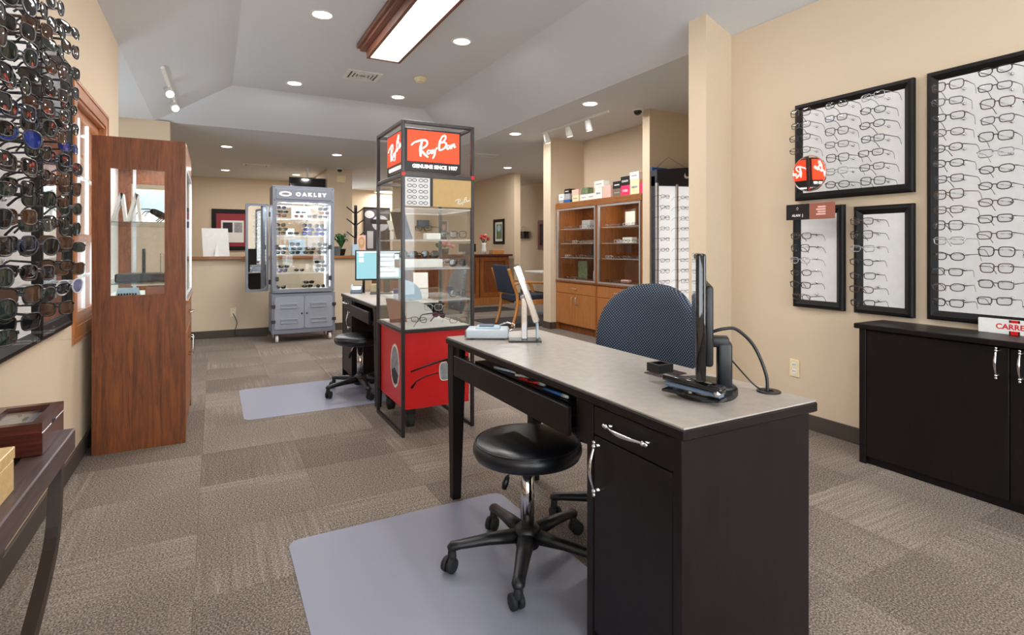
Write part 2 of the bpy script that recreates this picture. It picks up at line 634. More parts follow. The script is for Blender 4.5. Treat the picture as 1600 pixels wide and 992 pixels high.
# floor: slab, carpet tiles one by one, plain carpet beyond
floor = struct('floor', MB().box(-1.95, -2.6, -0.06, 7.4, 17.7, -0.012), 'carpet_far')
fc = MB()
TX, TY, TS = 0.437 - 1.5, 2.657 - 2.5, 0.5
fc.box(-1.95, TY + 18 * TS, -0.012, 7.4, 17.7, 0).box(TX + 11 * TS, TY, -0.012, 7.4, TY + 18 * TS, 0)
fc.box(-1.95, TY, -0.012, TX, TY + 18 * TS, 0).box(-1.95, -2.6, -0.012, 7.4, TY, 0)
fc.build('carpet', 'carpet_far', floor)
tm = MB().rbox(-0.2498, -0.2498, -0.012, 0.2498, 0.2498, 0, 0.0012).mesh('carpet_tile', MT['carpet'])
for i in range(11):
    for j in range(18):
        o = bpy.data.objects.new('carpet_tile', tm)
        COL.objects.link(o)
        o.parent = floor
        o.location = (TX + (i + 0.5) * TS, TY + (j + 0.5) * TS, random.uniform(-0.0006, 0))
        o.rotation_euler = (0, 0, PI / 2 * ((i + j) % 2) + PI * random.randint(0, 1))

# ceiling: low flat field around a hipped tray
c = MB()
x0, x1, y0, y1, w = WL, 3.46, -2.6, 8.3, 0.86
a0, a1, b0, b1 = x0 + w, x1 - w, y0 + w, y1 - w
vs = [(x0, y0, HC), (x1, y0, HC), (x1, y1, HC), (x0, y1, HC), (a0, b0, HT), (a1, b0, HT), (a1, b1, HT), (a0, b1, HT)]
c.add(vs, [(4, 5, 6, 7), (0, 1, 5, 4), (1, 2, 6, 5), (2, 3, 7, 6), (3, 0, 4, 7)])
for q in ((x1, y0, 7.4, y1), (-1.95, 5.2, x0, y1), (-1.95, y1, 7.4, 17.7)):
    c.add([(q[0], q[1], HC), (q[2], q[1], HC), (q[2], q[3], HC), (q[0], q[3], HC)], [(0, 1, 2, 3)])
c.box(-2.0, -2.7, 3.25, 7.5, 17.8, 3.3)
struct('ceiling', c, 'ceil')

# left wall with its window opening
WY0, WY1, WZ0, WZ1 = 3.785, 4.71, 0.76, 2.04
T = 0.16
m = MB()
m.box(WL - T, -2.6, 0, WL, -2.0, HC).box(WL - T, -0.1, 0, WL, WY0, HC).box(WL - T, -2.0, 0, WL, -0.1, 0.68).box(WL - T, -2.0, 2.12, WL, -0.1, HC).box(WL - T, WY1, 0, WL, 5.33, HC)
m.box(WL - T, WY0, 0, WL, WY1, WZ0).box(WL - T, WY0, WZ1, WL, WY1, HC)
struct('wall_left', m, 'wall')
struct('wall_alcove', MB().box(-1.95, 5.2, 0, WL - T, 5.33, HC).box(-1.95, 5.33, 0, -1.85, 5.6, HC).box(-1.95, 8.0, 0, -1.85, 17.6, HC).box(-1.95, 5.6, 0, -1.85, 8.0, 0.35).box(-1.95, 5.6, 2.3, -1.85, 8.0, HC), 'wall')
struct('wall_pier', MB().box(-1.85, 8.25, 0, -0.50, 8.40, HC), 'wall')
hw = struct('wall_half', MB().box(-0.50, 8.25, 0, 1.95, 8.40, 1.03), 'wall')
MB().rbox(-0.50, 8.20, 1.03, 1.99, 8.45, 1.075, 0.008).build('ledge', 'oakx', hw)
struct('wall_right', MB().box(WR, -2.6, 0, WR + T, 3.05, HC), 'wall')
struct('wall_column', MB().box(3.18, 2.88, 0, WR, 3.05, 2.93), 'wall')
struct('wall_return', MB().box(WR + T, 2.93, 0, 6.0, 3.05, HC).box(6.0, 2.93, 0, 6.1, 4.83, HC), 'wall')
struct('wall_recess', MB().box(4.416, 4.83, 0, 6.1, 4.95, HC).box(4.92, 4.95, 0, 5.04, 6.82, HC), 'wall')
struct('wall_post', MB().box(4.33, 6.82, 0, 7.1, 7.02, HC), 'wall')
struct('wall_east', MB().box(7.1, 6.82, 0, 7.2, 17.6, HC), 'wall')
struct('wall_back', MB().box(-1.85, 14.3, 0, 2.02, 14.42, HC), 'wall')
struct('wall_pillar', MB().box(2.02, 11.65, 0, 2.52, 14.42, HC), 'wall')
struct('wall_far', MB().box(2.52, 17.5, 0, 7.1, 17.6, HC), 'wall')
struct('wall_office', MB().box(3.75, 12.9, 0, 5.68, 13.0, HC), 'wall')
struct('wall_pier_far', MB().box(5.68, 10.4, 0, 5.83, 13.0, HC), 'wall')
# wall behind the camera with a large unseen window added to let daylight in
m = MB()
m.box(WL - T, -2.76, 0, -0.4, -2.6, HC).box(3.2, -2.76, 0, WR + T, -2.6, HC).box(-0.4, -2.76, 0, 3.2, -2.6, 0.3).box(-0.4, -2.76, 2.6, 3.2, -2.6, HC)
struct('wall_rear', m, 'wall')
w2 = struct('added_window_2', MB().ring(rect(-0.4, 0.3, 3.2, 2.6), rect(-0.34, 0.36, 3.14, 2.54), -2.72, -2.64, 'y'), 'trimwood')
MB().box(1.37, -2.72, 0.36, 1.43, -2.64, 2.54).build('mullion', 'trimwood', w2)
MB().box(-0.34, -2.685, 0.36, 3.14, -2.68, 2.54).build('pane', 'glass', w2)
w3 = struct('added_window_3', MB().ring(rect(-2.0, 0.68, -0.1, 2.12), rect(-1.93, 0.75, -0.17, 2.05), WL - 0.1, WL + 0.02, 'x'), 'trimwood')  # unseen window behind the camera, added for cool light from the left
MB().box(WL - 0.06, -1.08, 0.75, WL - 0.02, -1.02, 2.05).build('mullion', 'trimwood', w3)
MB().box(WL - 0.045, -1.93, 0.75, WL - 0.04, -0.17, 2.05).build('pane', 'glass', w3)

w4 = struct('added_window_4', MB().ring(rect(5.6, 0.35, 8.0, 2.3), rect(5.67, 0.42, 7.93, 2.23), -1.93, -1.84, 'x'), 'trimwood')  # unseen alcove window, added for cool daylight on floor and half wall
MB().box(-1.92, 6.77, 0.42, -1.86, 6.83, 2.23).build('mullion', 'trimwood', w4)
MB().box(-1.895, 5.67, 0.42, -1.89, 7.93, 2.23).build('pane', 'glass', w4)
# baseboards
BH = 0.1
struct('baseboard_left', MB().rbox(WL, -2.6, 0, WL + 0.012, 5.33, BH, 0.003), 'base')
struct('baseboard_right', MB().rbox(WR - 0.012, -2.6, 0, WR, 2.88, BH, 0.003), 'base')
struct('baseboard_column', MB().rbox(3.168, 2.868, 0, WR, 2.88, BH, 0.003).rbox(3.168, 2.88, 0, 3.18, 3.05, BH, 0.003), 'base')
struct('baseboard_back', MB().rbox(-1.85, 8.238, 0, 1.95, 8.25, BH, 0.003), 'base')
struct('baseboard_post', MB().rbox(4.318, 6.808, 0, 4.42, 6.82, BH, 0.003).rbox(4.318, 6.808, 0, 4.33, 7.03, BH, 0.003), 'base')
struct('baseboard_east', MB().rbox(7.088, 7.02, 0, 7.1, 17.5, BH, 0.003).rbox(5.668, 10.39, 0, 5.68, 12.9, BH, 0.003), 'base')

# window in the left wall: casing, jambs, two sashes with muntins
win = struct('window_1', MB().ring(rect(3.70, 0.68, 4.79, 2.12), rect(3.79, 0.765, 4.705, 2.035), WL, WL + 0.009, 'x'), 'trimwood')
MB().ring(rect(3.70, 0.68, 4.79, 2.12), rect(3.72, 0.70, 4.77, 2.10), WL + 0.008, WL + 0.013, 'x').build('back_band', 'trimwood', win)
MB().ring(rect(3.785, 0.76, 4.71, 2.04), rect(3.805, 0.785, 4.69, 2.015), WL - T, WL + 0.001, 'x').build('jamb', 'trimwood', win)
for z0, z1, dx in ((0.785, 1.275, -0.004), (1.225, 2.015, -0.030)):
    sh = MB().ring(rect(3.805, z0, 4.69, z1), rect(3.855, z0 + 0.05, 4.64, z1 - 0.045), WL + dx - 0.03, WL + dx, 'x').build('sash', 'trimwood', win)
    MB().box(WL + dx - 0.02, 3.855, z0 + 0.05, WL + dx - 0.014, 4.64, z1 - 0.045).build('pane', 'glass', sh)
    for yy in (4.115, 4.38):
        MB().box(WL + dx - 0.026, yy - 0.008, z0 + 0.05, WL + dx - 0.006, yy + 0.008, z1 - 0.045).build('muntin', 'white', sh)
    zm = (z0 + z1) / 2
    MB().box(WL + dx - 0.026, 3.855, zm - 0.008, WL + dx - 0.006, 4.64, zm + 0.008).build('muntin', 'white', sh)
# neighbour's pale siding seen outside the window, board by board
sd = struct('wall_exterior', MB().box(-3.6, 1.5, -0.5, -3.5, 9.5, 3.4), 'siding')
for k in range(18):
    MB().prism([(-3.5, -0.45 + k * 0.21), (-3.47, -0.45 + k * 0.21), (-3.497, -0.245 + k * 0.21)], 1.5, 9.5, 'y').build('siding_board', 'siding', sd)

# ------------------------------------------------------------------ ceiling fittings
CAN = {}


def can_light(x, y, z, label, power):
    t = thing('recessed_light', label, 'ceiling light', (x, y, z), 0, 'recessed ceiling lights')
    if not CAN:
        CAN['ring'] = MB().lathe([(0.075, 0.0), (0.078, -0.004), (0.098, -0.007), (0.101, -0.003), (0.101, 0.002), (0.075, 0.002)], n=28).mesh('trim_ring', MT['white'])
        CAN['lit'] = MB().lathe([(0.0785, -0.001), (0.07, -0.0052), (0.03, -0.0062)], n=28).mesh('bulb_lens', MT['canlit'])
    for nm, k in (('trim_ring', 'ring'), ('bulb_lens', 'lit')):
        o = bpy.data.objects.new(nm, CAN[k])
        COL.objects.link(o)
        o.parent = t
    lamp('can_lamp', 'AREA', (x, y, z - 0.02), power, 0.14)


for x, y, l in ((0.795, 4.82, 'recessed light left of the wood framed fluorescent fixture'),
                (2.065, 4.82, 'recessed light right of the wood framed fluorescent fixture'),
                (0.84, 7.0, 'recessed light left of the ceiling air vent, in the raised ceiling'),
                (2.1, 7.0, 'recessed light beyond the smoke detector in the raised ceiling')):
    can_light(x, y, HT, l, P_CAN)
for y, a in ((2.6, 'first'), (0.4, 'second'), (-1.2, 'third')):  # cans out of view, added along the ceiling grid for their light
    for x, b in ((0.8, 'window'), (2.06, 'credenza')):
        can_light(x, y, HT, 'added unseen recessed light overhead on the %s side, %s nearer than the fixture' % (b, a), P_NEAR)
for x, y, l in ((0.17, 9.87, 'recessed light beyond the wooden ledge, above the tall oak cabinet'),
                (1.87, 9.85, 'recessed light beyond the grey lit case, left of the red sign'),
                (1.59, 12.98, 'small distant recessed light near the dome camera on the pillar'),
                (3.69, 4.99, 'large recessed light beside the white track spotlights'),
                (3.74, 6.82, 'recessed light left of the track rail, by the white post'),
                (5.2, 9.8, 'recessed light above the reception counter near its framed print'),
                (0.2, 12.9, 'added distant recessed light hidden behind the grey lit case'),  # this can and the next three: hidden extras added to light the rooms
                (3.4, 11.6, 'added unseen distant recessed light over the reception desk'),
                (4.6, 14.6, 'added unseen recessed light in the back office'), (6.4, 9.2, 'added unseen recessed light near the mauve framed print')):
    can_light(x, y, HC, l, P_FAR)

# wood framed fluorescent fixture
FX0, FX1, FY0, FY1, FZ = 1.277, 1.603, 2.84, 5.28, 3.0
t = thing('fluorescent_fixture', 'long wood framed fluorescent light fixture on the ceiling', 'ceiling light', (1.44, 4.06, FZ))
MB().ring(rect(FX0, FY0, FX1, FY1), rect(FX0 + 0.028, FY0 + 0.028, FX1 - 0.028, FY1 - 0.028), FZ, FZ + 0.09, 'z').build('lower_frame', 'fixwood', t)
cr = MB()
o1, i1 = rect(FX0 - 0.075, FY0 - 0.075, FX1 + 0.075, FY1 + 0.075), rect(FX0, FY0, FX1, FY1)
cr.ring(o1, i1, FZ + 0.105, HT, 'z')
cr.ring(rect(FX0 - 0.05, FY0 - 0.05, FX1 + 0.05, FY1 + 0.05), rect(FX0 + 0.002, FY0 + 0.002, FX1 - 0.002, FY1 - 0.002), FZ + 0.075, FZ + 0.106, 'z')
cr.build('crown_frame', 'fixwood', t)
for ya, yb in ((FY0 + 0.028, 4.258), (4.264, FY1 - 0.028)):
    MB().box(FX0 + 0.028, ya, FZ + 0.008, FX1 - 0.028, yb, FZ + 0.014).build('diffuser', 'tubelit', t)
MB().box(FX0 + 0.028, 4.257, FZ + 0.006, FX1 - 0.028, 4.265, FZ + 0.016).build('divider', 'steel', t)
lamp('fixture_lamp', 'AREA', (1.44, 4.06, FZ - 0.01), P_TUBE, 0.27, sy=2.36, color=(1, 0.97, 0.93))


def vent(x, y, z, sx, sy, label):
    t = thing('ceiling_vent', label, 'vent', (x, y, z))
    MB().ring(rect(x - sx, y - sy, x + sx, y + sy), rect(x - sx * 0.8, y - sy * 0.8, x + sx * 0.8, y + sy * 0.8), z - 0.012, z, 'z').build('vent_frame', 'white', t)
    MB().box(x - sx * 0.8, y - sy * 0.8, z - 0.002, x + sx * 0.8, y + sy * 0.8, z - 0.001).build('backing', 'black', t)
    for k in (0.68, 0.48, 0.28):
        MB().ring(rect(x - sx * k, y - sy * k, x + sx * k, y + sy * k), rect(x - sx * (k - 0.1), y - sy * (k - 0.1), x + sx * (k - 0.1), y + sy * (k - 0.1)), z - 0.014, z - 0.002, 'z').build('louver', 'white', t)


vent(1.48, 6.31, HT, 0.19, 0.17, 'square stepped air vent in the raised ceiling')
vent(0.72, 11.83, HC, 0.24, 0.12, 'air vent in the low ceiling above the grey lit case')
vent(4.1, 8.64, HC, 0.24, 0.12, 'air vent in the low ceiling right of the red sign')
t = thing('smoke_detector', 'cream smoke detector on the raised ceiling', 'smoke detector', (2.09, 6.09, HT - 0.05))
MB().lathe([(0.03, HT - 0.05), (0.05, HT - 0.045), (0.056, HT - 0.028), (0.06, HT - 0.022), (0.072, HT - 0.02), (0.074, HT)], (2.09, 6.09), 24).build('housing', 'cream', t)
MB().lathe([(0.012, HT - 0.056), (0.02, HT - 0.05), (0.02, HT - 0.045)], (2.09, 6.09), 12).build('test_button', 'white', t)


def track(pts, heads, label, aim, z_of):
    (xa, ya), (xb, yb) = pts
    t = thing('track_light', label, 'track light', (xa, ya, z_of(xa)))
    MB().tube([(xa, ya, z_of(xa) - 0.012), (xb, yb, z_of(xb) - 0.012)], 0.02, 4, smooth=False).build('rail', 'white', t)
    for k, hx in enumerate(heads):
        x, y = xa + (xb - xa) * hx, ya + (yb - ya) * hx
        z = z_of(x) - 0.02
        d = Vector(aim).normalized()
        p = Vector((x, y, z - 0.07))
        h = MB().cyl((x, y, z), (x, y, z - 0.05), 0.012, n=10).tube([p - d * 0.05, p - d * 0.045, p + d * 0.05, p + d * 0.08], [0.02, 0.036, 0.042, 0.042], 16).build('spot_head', 'white', t)
        q = p + d * 0.0815
        MB().tube([q, q + d * 0.001], 0.036, 16).build('bulb_lens', 'canlit', h)
        l = lamp('spot_lamp', 'SPOT', q + d * 0.01, 1.5, 0.03, color=(1, 0.92, 0.82), spot=R(75))
        l.rotation_euler = d.to_track_quat('-Z', 'Y').to_euler()


track(((4.02, 6.55), (4.05, 5.12)), (0.08, 0.44, 0.73), 'white track rail with three spotlights above the oak wall cabinets', (0.3, 0.05, -0.95), lambda x: HC)
track(((-0.43, 6.1), (-0.40, 7.8)), (0.35, 0.75), 'short white track light on the sloped ceiling above the tall oak cabinet', (0.25, -0.85, -0.6), lambda x: HC + (x - WL) * 0.407)


def dome(x, y, z, label):
    t = thing('dome_camera', label, 'security camera', (x, y, z - 0.07))
    MB().lathe([(0.055, z - 0.03), (0.062, z - 0.025), (0.062, z)], (x, y), 20).build('housing', 'white', t)
    MB().lathe([(0.008, z - 0.078), (0.03, z - 0.07), (0.046, z - 0.05), (0.05, z - 0.03)], (x, y), 20).build('dome', 'gloss', t)


dome(4.30, 4.90, HC, 'black dome security camera on the ceiling beside the recess wall')
dome(2.24, 11.5, HC, 'small dark dome camera on the ceiling above the far pillar')


def outlet(p, face, label):
    x, y, z = p
    t = thing('wall_outlet', label, 'outlet', p)
    def B(a0, a1, z0, z1, d0, d1):
        return MB().rbox(x - d1, y + a0, z + z0, x - d0, y + a1, z + z1, 0.0015) if face == '-x' else MB().rbox(x + a0, y - d1, z + z0, x + a1, y - d0, z + z1, 0.0015)
    B(-0.036, 0.036, -0.058, 0.058, 0, 0.006).build('cover_plate', 'cream', t)
    for dz in (-0.022, 0.022):
        s = B(-0.017, 0.017, dz - 0.015, dz + 0.015, 0.006, 0.0085).build('socket', 'white', t)
        for da in (-0.008, 0.005):
            B(da, da + 0.003, dz - 0.004, dz + 0.008, 0.0085, 0.009).build('slot', 'black', s)


outlet((WR, 2.362, 0.383), '-x', 'cream double power outlet on the wall left of the black credenza')
outlet((0.22, 8.25, 0.33), '-y', 'small power outlet low on the half wall, with a black cord')
solo('power_cord', MB().tube(smooth2([(0.22, 8.24, 0.31), (0.235, 8.215, 0.28), (0.265, 8.21, 0.19), (0.245, 8.21, 0.09), (0.27, 8.20, 0.02), (0.45, 8.15, 0.008), (0.63, 8.1, 0.008)]), 0.005, 6), 'black',
     'black power cord hanging from the outlet on the half wall', 'cord')
solo('wall_speaker', MB().rbox(2.20, 11.63, 2.53, 2.38, 11.648, 2.67, 0.004), 'cream', 'small cream square cover high on the far pillar', 'wall cover')

# ------------------------------------------------------------------ eyewear
def rim_outline(shape, n=20):
    out = []
    for k in range(n):
        a = 2 * PI * k / n
        ca, sa = math.cos(a), math.sin(a)
        if shape == 'rect':
            e, w, h = 0.5, 0.026, 0.0165
        elif shape == 'oval':
            e, w, h = 0.85, 0.026, 0.017
        elif shape == 'round':
            e, w, h = 0.9, 0.0245, 0.0235
        elif shape == 'square':
            e, w, h = 0.55, 0.027, 0.021
        elif shape == 'aviator':
            e, w, h = 0.8, 0.028, 0.0245
        elif shape == 'wrap':
            e, w, h = 0.75, 0.033, 0.0185
        else:
            e, w, h = 0.7, 0.028, 0.022
        x = math.copysign(abs(ca) ** e, ca) * w
        z = math.copysign(abs(sa) ** e, sa) * h
        if shape == 'aviator' and z < 0:
            x = x * (1 - 0.22 * min(1, -z / h)) + 0.003 * (-z / h)
        if shape == 'cat' and z > 0 and x > 0:
            z += 0.007 * (x / w)
        if shape in ('rect', 'square') and z < 0:
            x *= 1 - 0.10 * (-z / h)
        out.append((x, z))
    return out


EYE = {}


def eyewear(shape, fr, ln, sun, full=True):
    """prototype meshes for one model of glasses: front frame, two lenses, two temples (or one joined mesh for tiny ones)."""
    key = (shape, fr, ln, sun, full)
    if key in EYE:
        return EYE[key]
    ol = rim_outline(shape, 20 if full else 12)
    cx = 0.0365 if shape == 'wrap' else 0.0345
    rr = 0.0026 if sun else 0.0022
    ns = 5 if full else 4
    fm, lens, temples = MB(), [], []

    def bend(x):
        return (abs(x) ** 2) * (2.2 if shape == 'wrap' else 0.9)
    for s in (1, -1):
        loop = [(s * (cx + x), bend(cx + x), z) for x, z in ol]
        if shape == 'wrap' and full:
            fm.tube(loop, rr * 0.7, ns, closed=True)
        else:
            fm.tube(loop, rr, ns, closed=True)
        lm = MB()
        n = len(loop)
        inner = [Vector(p) * 0.55 + Vector((s * cx, bend(cx), 0)) * 0.45 - Vector((0, 0.0012, 0)) for p in loop]
        mid = Vector((s * cx, bend(cx) - 0.0018, 0))
        lm.add(loop + inner + [mid], [(i, (i + 1) % n, n + (i + 1) % n, n + i) for i in range(n)] + [(n + i, n + (i + 1) % n, 2 * n) for i in range(n)], True)
        lens.append(lm)
        hx = s * (cx + max(x for x, z in ol))
        hz = 0.008 if shape != 'cat' else 0.016
        hy = bend(abs(hx))
        fm.tube([(hx, hy, hz), (hx + s * 0.005, hy + 0.003, hz)], rr * 1.2, 4)
        tw = (0.0042 if sun else 0.0021)
        tm = MB()
        tm.tube([(hx + s * 0.005, hy + 0.001, hz), (hx + s * 0.006, hy + 0.03, hz), (hx + s * 0.005, 0.10, hz - 0.001), (hx + s * 0.002, 0.12, hz - 0.010), (hx - s * 0.003, 0.142, hz - 0.034)],
                [tw * 1.2, tw, tw * 0.85, tw * 0.9, tw * 1.0], 6 if full else 4, sq=(1.0, 0.45))
        temples.append(tm)
    fm.tube([(-0.0105, 0.0, 0.004), (-0.005, -0.001, 0.0075), (0.005, -0.001, 0.0075), (0.0105, 0.0, 0.004)], rr * 1.1, ns)
    if full:
        tg = MB().box(0.067, 0.03, 0.003, 0.0735, 0.056, 0.014) if sun else None
        EYE[key] = (fm.mesh('front_frame', FR[fr]), [q.mesh('lens', LN[ln]) for q in lens], [q.mesh('temple', FR[fr]) for q in temples], tg.mesh('price_tag', MT['paper']) if tg else None)
    else:
        me = MB()
        for q in [fm] + temples + lens:
            me.add(q.v, q.f, True)
        nf = len(fm.f) + sum(len(q.f) for q in temples)
        mesh = me.mesh('glasses', [FR[fr], LN[ln]])
        for i, p in enumerate(mesh.polygons):
            p.material_index = 1 if i >= nf else 0
        EYE[key] = mesh
    return EYE[key]


def put_glasses(shape, fr, ln, sun, loc, rot, label, group, full=True, scale=1.0):
    name = 'sunglasses' if sun else 'eyeglasses'
    p = eyewear(shape, fr, ln, sun, full)
    if not full:
        o = bpy.data.objects.new(name, p)
        COL.objects.link(o)
    else:
        o = bpy.data.objects.new(name, None)
        o.empty_display_size = 0.03
        COL.objects.link(o)
        for nm, me in [('front_frame', p[0]), ('lens', p[1][0]), ('lens', p[1][1]), ('temple', p[2][0]), ('temple', p[2][1])] + ([('price_tag', p[3])] if p[3] else []):
            c = bpy.data.objects.new(nm, me)
            COL.objects.link(c)
            c.parent = o
    o.location = loc
    o.rotation_euler = rot
    o.scale = (scale,) * 3
    return tag(o, label, name, group)


OPT = [('rect', 'black'), ('oval', 'black'), ('rect', 'gun'), ('rect', 'brown'), ('oval', 'black'), ('rect', 'black'), ('square', 'black'), ('rect', 'navy'), ('oval', 'brown'), ('rect', 'silver'), ('square', 'tort')]
SUN = [('square', 'black', 'smoke'), ('aviator', 'gun', 'smoke'), ('cat', 'tort', 'bronze'), ('wrap', 'black', 'smoke'), ('round', 'black', 'green'), ('square', 'tort', 'bronze'), ('cat', 'black', 'smoke'),
       ('square', 'brown', 'smoke'), ('cat', 'black', 'bronze'), ('wrap', 'black', 'green'), ('square', 'navy', 'smoke'), ('oval', 'black', 'smoke'), ('round', 'gun', 'green')]
SHAPE_WORD = {'rect': 'rectangular', 'oval': 'oval', 'round': 'round', 'square': 'square', 'aviator': 'aviator', 'wrap': 'wraparound', 'cat': 'cat-eye'}
FR_WORD = {'black': 'black', 'tort': 'tortoiseshell', 'gun': 'gunmetal', 'brown': 'brown', 'silver': 'silver', 'gold': 'gold', 'navy': 'navy', 'clear': 'clear', 'plum': 'plum'}

PEG = {}


def peg_mesh(L):
    if L not in PEG:
        PEG[L] = MB().cyl((0, 0, 0), (0, -L, 0), 0.0035, n=6).mesh('peg', MT['acrylic'])
        PEG[(L, 'cap')] = MB().tube([(0, -0.001, 0), (0, -0.008, 0), (0, -0.011, 0)], [0.008, 0.008, 0.005], 10).mesh('peg_base', MT['chrome'])
    return PEG[L], PEG[(L, 'cap')]


def rack(name, label, wall, a0, a1, z0, z1, fw, side, pegs, peglen, back='panel'):
    """framed rack on a wall plane x=wall, spanning y a0..a1; side +1 looks to +x, -1 to -x."""
    t = thing(name, label, 'display rack', (wall, (a0 + a1) / 2, z0))
    d = lambda k: wall + side * k
    MB().box(min(d(0.001), d(0.014)), a0 + fw * 0.6, z0 + fw * 0.6, max(d(0.001), d(0.014)), a1 - fw * 0.6, z1 - fw * 0.6).build('backing', back, t)
    # four mitred moulding rails with a stepped profile
    prof = [(0.0, 0.0), (0.0, 0.026), (0.008, 0.034), (0.022, 0.036), (0.03, 0.03), (fw - 0.01, 0.022), (fw, 0.014), (fw, 0.0)]
    cs = [(a0, z0), (a1, z0), (a1, z1), (a0, z1)]
    dr = [(1, 1), (-1, 1), (-1, -1), (1, -1)]
    for i in range(4):
        j = (i + 1) % 4
        A = [(d(h), cs[i][0] + dr[i][0] * k, cs[i][1] + dr[i][1] * k) for k, h in prof]
        B = [(d(h), cs[j][0] + dr[j][0] * k, cs[j][1] + dr[j][1] * k) for k, h in prof]
        n = len(prof)
        MB().add(A + B, [(q, (q + 1) % n, n + (q + 1) % n, n + q) for q in range(n)] + [tuple(range(n)), tuple(range(2 * n - 1, n - 1, -1))]).build('frame_rail', 'frameblk', t)
    pm, cm = peg_mesh(peglen)
    for (y, z) in pegs:
        for nm, me in (('peg', pm), ('peg_base', cm)):
            o = bpy.data.objects.new(nm, me)
            COL.objects.link(o)
            o.parent = t
            o.location = (d(0.014) - wall, y - (a0 + a1) / 2, z - z0)
            o.rotation_euler = (0, 0, PI / 2 if side > 0 else -PI / 2)
    return t


def optical_rack(name, label, short, a0, a1, z0, z1, cols, skip=()):
    pegs = []
    for ci, (y, zs) in enumerate(cols):
        for ri, z in enumerate(zs):
            pegs.append((y, z + 0.008))
            if (ci, ri) in skip:
                continue
            sh, fr = OPT[(ci * 5 + ri * 3 + int(z1 * 10) + (ri // 4)) % len(OPT)]
            colw = '' if len(cols) == 1 else (' of the %s column' % ORD[ci])
            put_glasses(sh, fr, 'clear', False, (WR - 0.192, y + random.uniform(-0.006, 0.006), z), (random.uniform(-0.05, 0.05), random.uniform(-0.04, 0.04), -PI / 2 + random.uniform(-0.12, 0.12)),
                        '%s %s eyeglasses, %s from the top%s on the %s' % (FR_WORD[fr], SHAPE_WORD[sh], ORD[ri], colw, short), 'eyeglasses on the ' + short, scale=random.uniform(1.04, 1.12))
    return rack(name, label, WR, a0, a1, z0, z1, 0.05, -1, pegs, 0.15)


zs4 = [2.015 - 0.0783 * k for k in range(15)]
optical_rack('eyewear_rack', 'tall black framed white eyewear rack above the black credenza', 'tall rack', 0.72, 1.567, 0.808, 2.147,
             [(1.40, zs4), (1.205, [z + 0.025 for z in zs4]), (1.03, zs4)])
zs1 = [2.05 - 0.0795 * k for k in range(7)]
optical_rack('eyewear_rack', 'wide black framed white eyewear rack with a round red mirror at its corner', 'wide rack', 1.633, 2.344, 1.508, 2.146,
             [(2.195, zs1), (1.965, zs1), (1.765, zs1)], {(0, 4), (0, 5), (0, 6)})
optical_rack('eyewear_rack', 'narrow black framed eyewear rack with a black and rust sign on top', 'signed rack', 2.02, 2.358, 0.803, 1.465,
             [(2.195, [1.27 - 0.077 * k for k in range(6)])])
optical_rack('eyewear_rack', 'narrow black framed eyewear rack beside the tall rack, just above the credenza', 'short rack', 1.633, 1.958, 0.803, 1.445,
             [(1.82, [1.348 - 0.078 * k for k in range(7)])])

# round mirror and sign clipped to the racks
t = thing('round_mirror', 'small round mirror reflecting red, on the corner of the wide rack', 'mirror', (3.236, 2.122, 1.655))
t.rotation_euler = (0, R(-1.6), R(-1.5))
mc, mr = (0, 0, 0), 0.108
MB().prism(ellipse(mc[1], mc[2], mr, mr, 40), mc[0], mc[0] + 0.006, 'x').build('mirror_face', 'mirror', t, local=True)
MB().ring(ellipse(mc[1], mc[2], mr + 0.004, mr + 0.004, 40), ellipse(mc[1], mc[2], mr - 0.001, mr - 0.001, 40), mc[0] - 0.002, mc[0] + 0.008, 'x').build('rim', 'chrome', t, local=True)
MB().cyl((mc[0] + 0.006, mc[1], mc[2]), (0.190, mc[1], mc[2]), 0.006, n=8).build('holder', 'acrylic', t, local=True)
t = thing('brand_card', 'black and rust folded sign card on the narrow rack', 'sign', (3.30, 2.2, 1.37))
MB().rbox(3.298, 2.16, 1.375, 3.306, 2.32, 1.475, 0.001).build('black_half', 'ink', t)
MB().rbox(3.298, 2.00, 1.375, 3.306, 2.16, 1.475, 0.001).build('rust_half', 'rust', t)
text('lettering', 'ALAN  J', 0.022, (3.2975, 2.24, 1.402), '-x', 'paper', t, bold=0.0004)
MB().ring([(2.24, 1.435), (2.232, 1.447), (2.24, 1.459), (2.248, 1.447)], [(2.24, 1.439), (2.235, 1.447), (2.24, 1.455), (2.245, 1.447)], 3.2965, 3.298, 'x').build('emblem', 'greybox', t)
for k in range(4):
    MB().box(3.2972, 2.055, 1.40 + k * 0.015, 3.298, 2.115 - 0.01 * (k % 2), 1.41 + k * 0.015).build('print_block', 'blush', t)
MB().cyl((3.306, 2.16, 1.385), (WR - 0.016, 2.16, 1.385), 0.006, n=8).build('holder', 'acrylic', t)

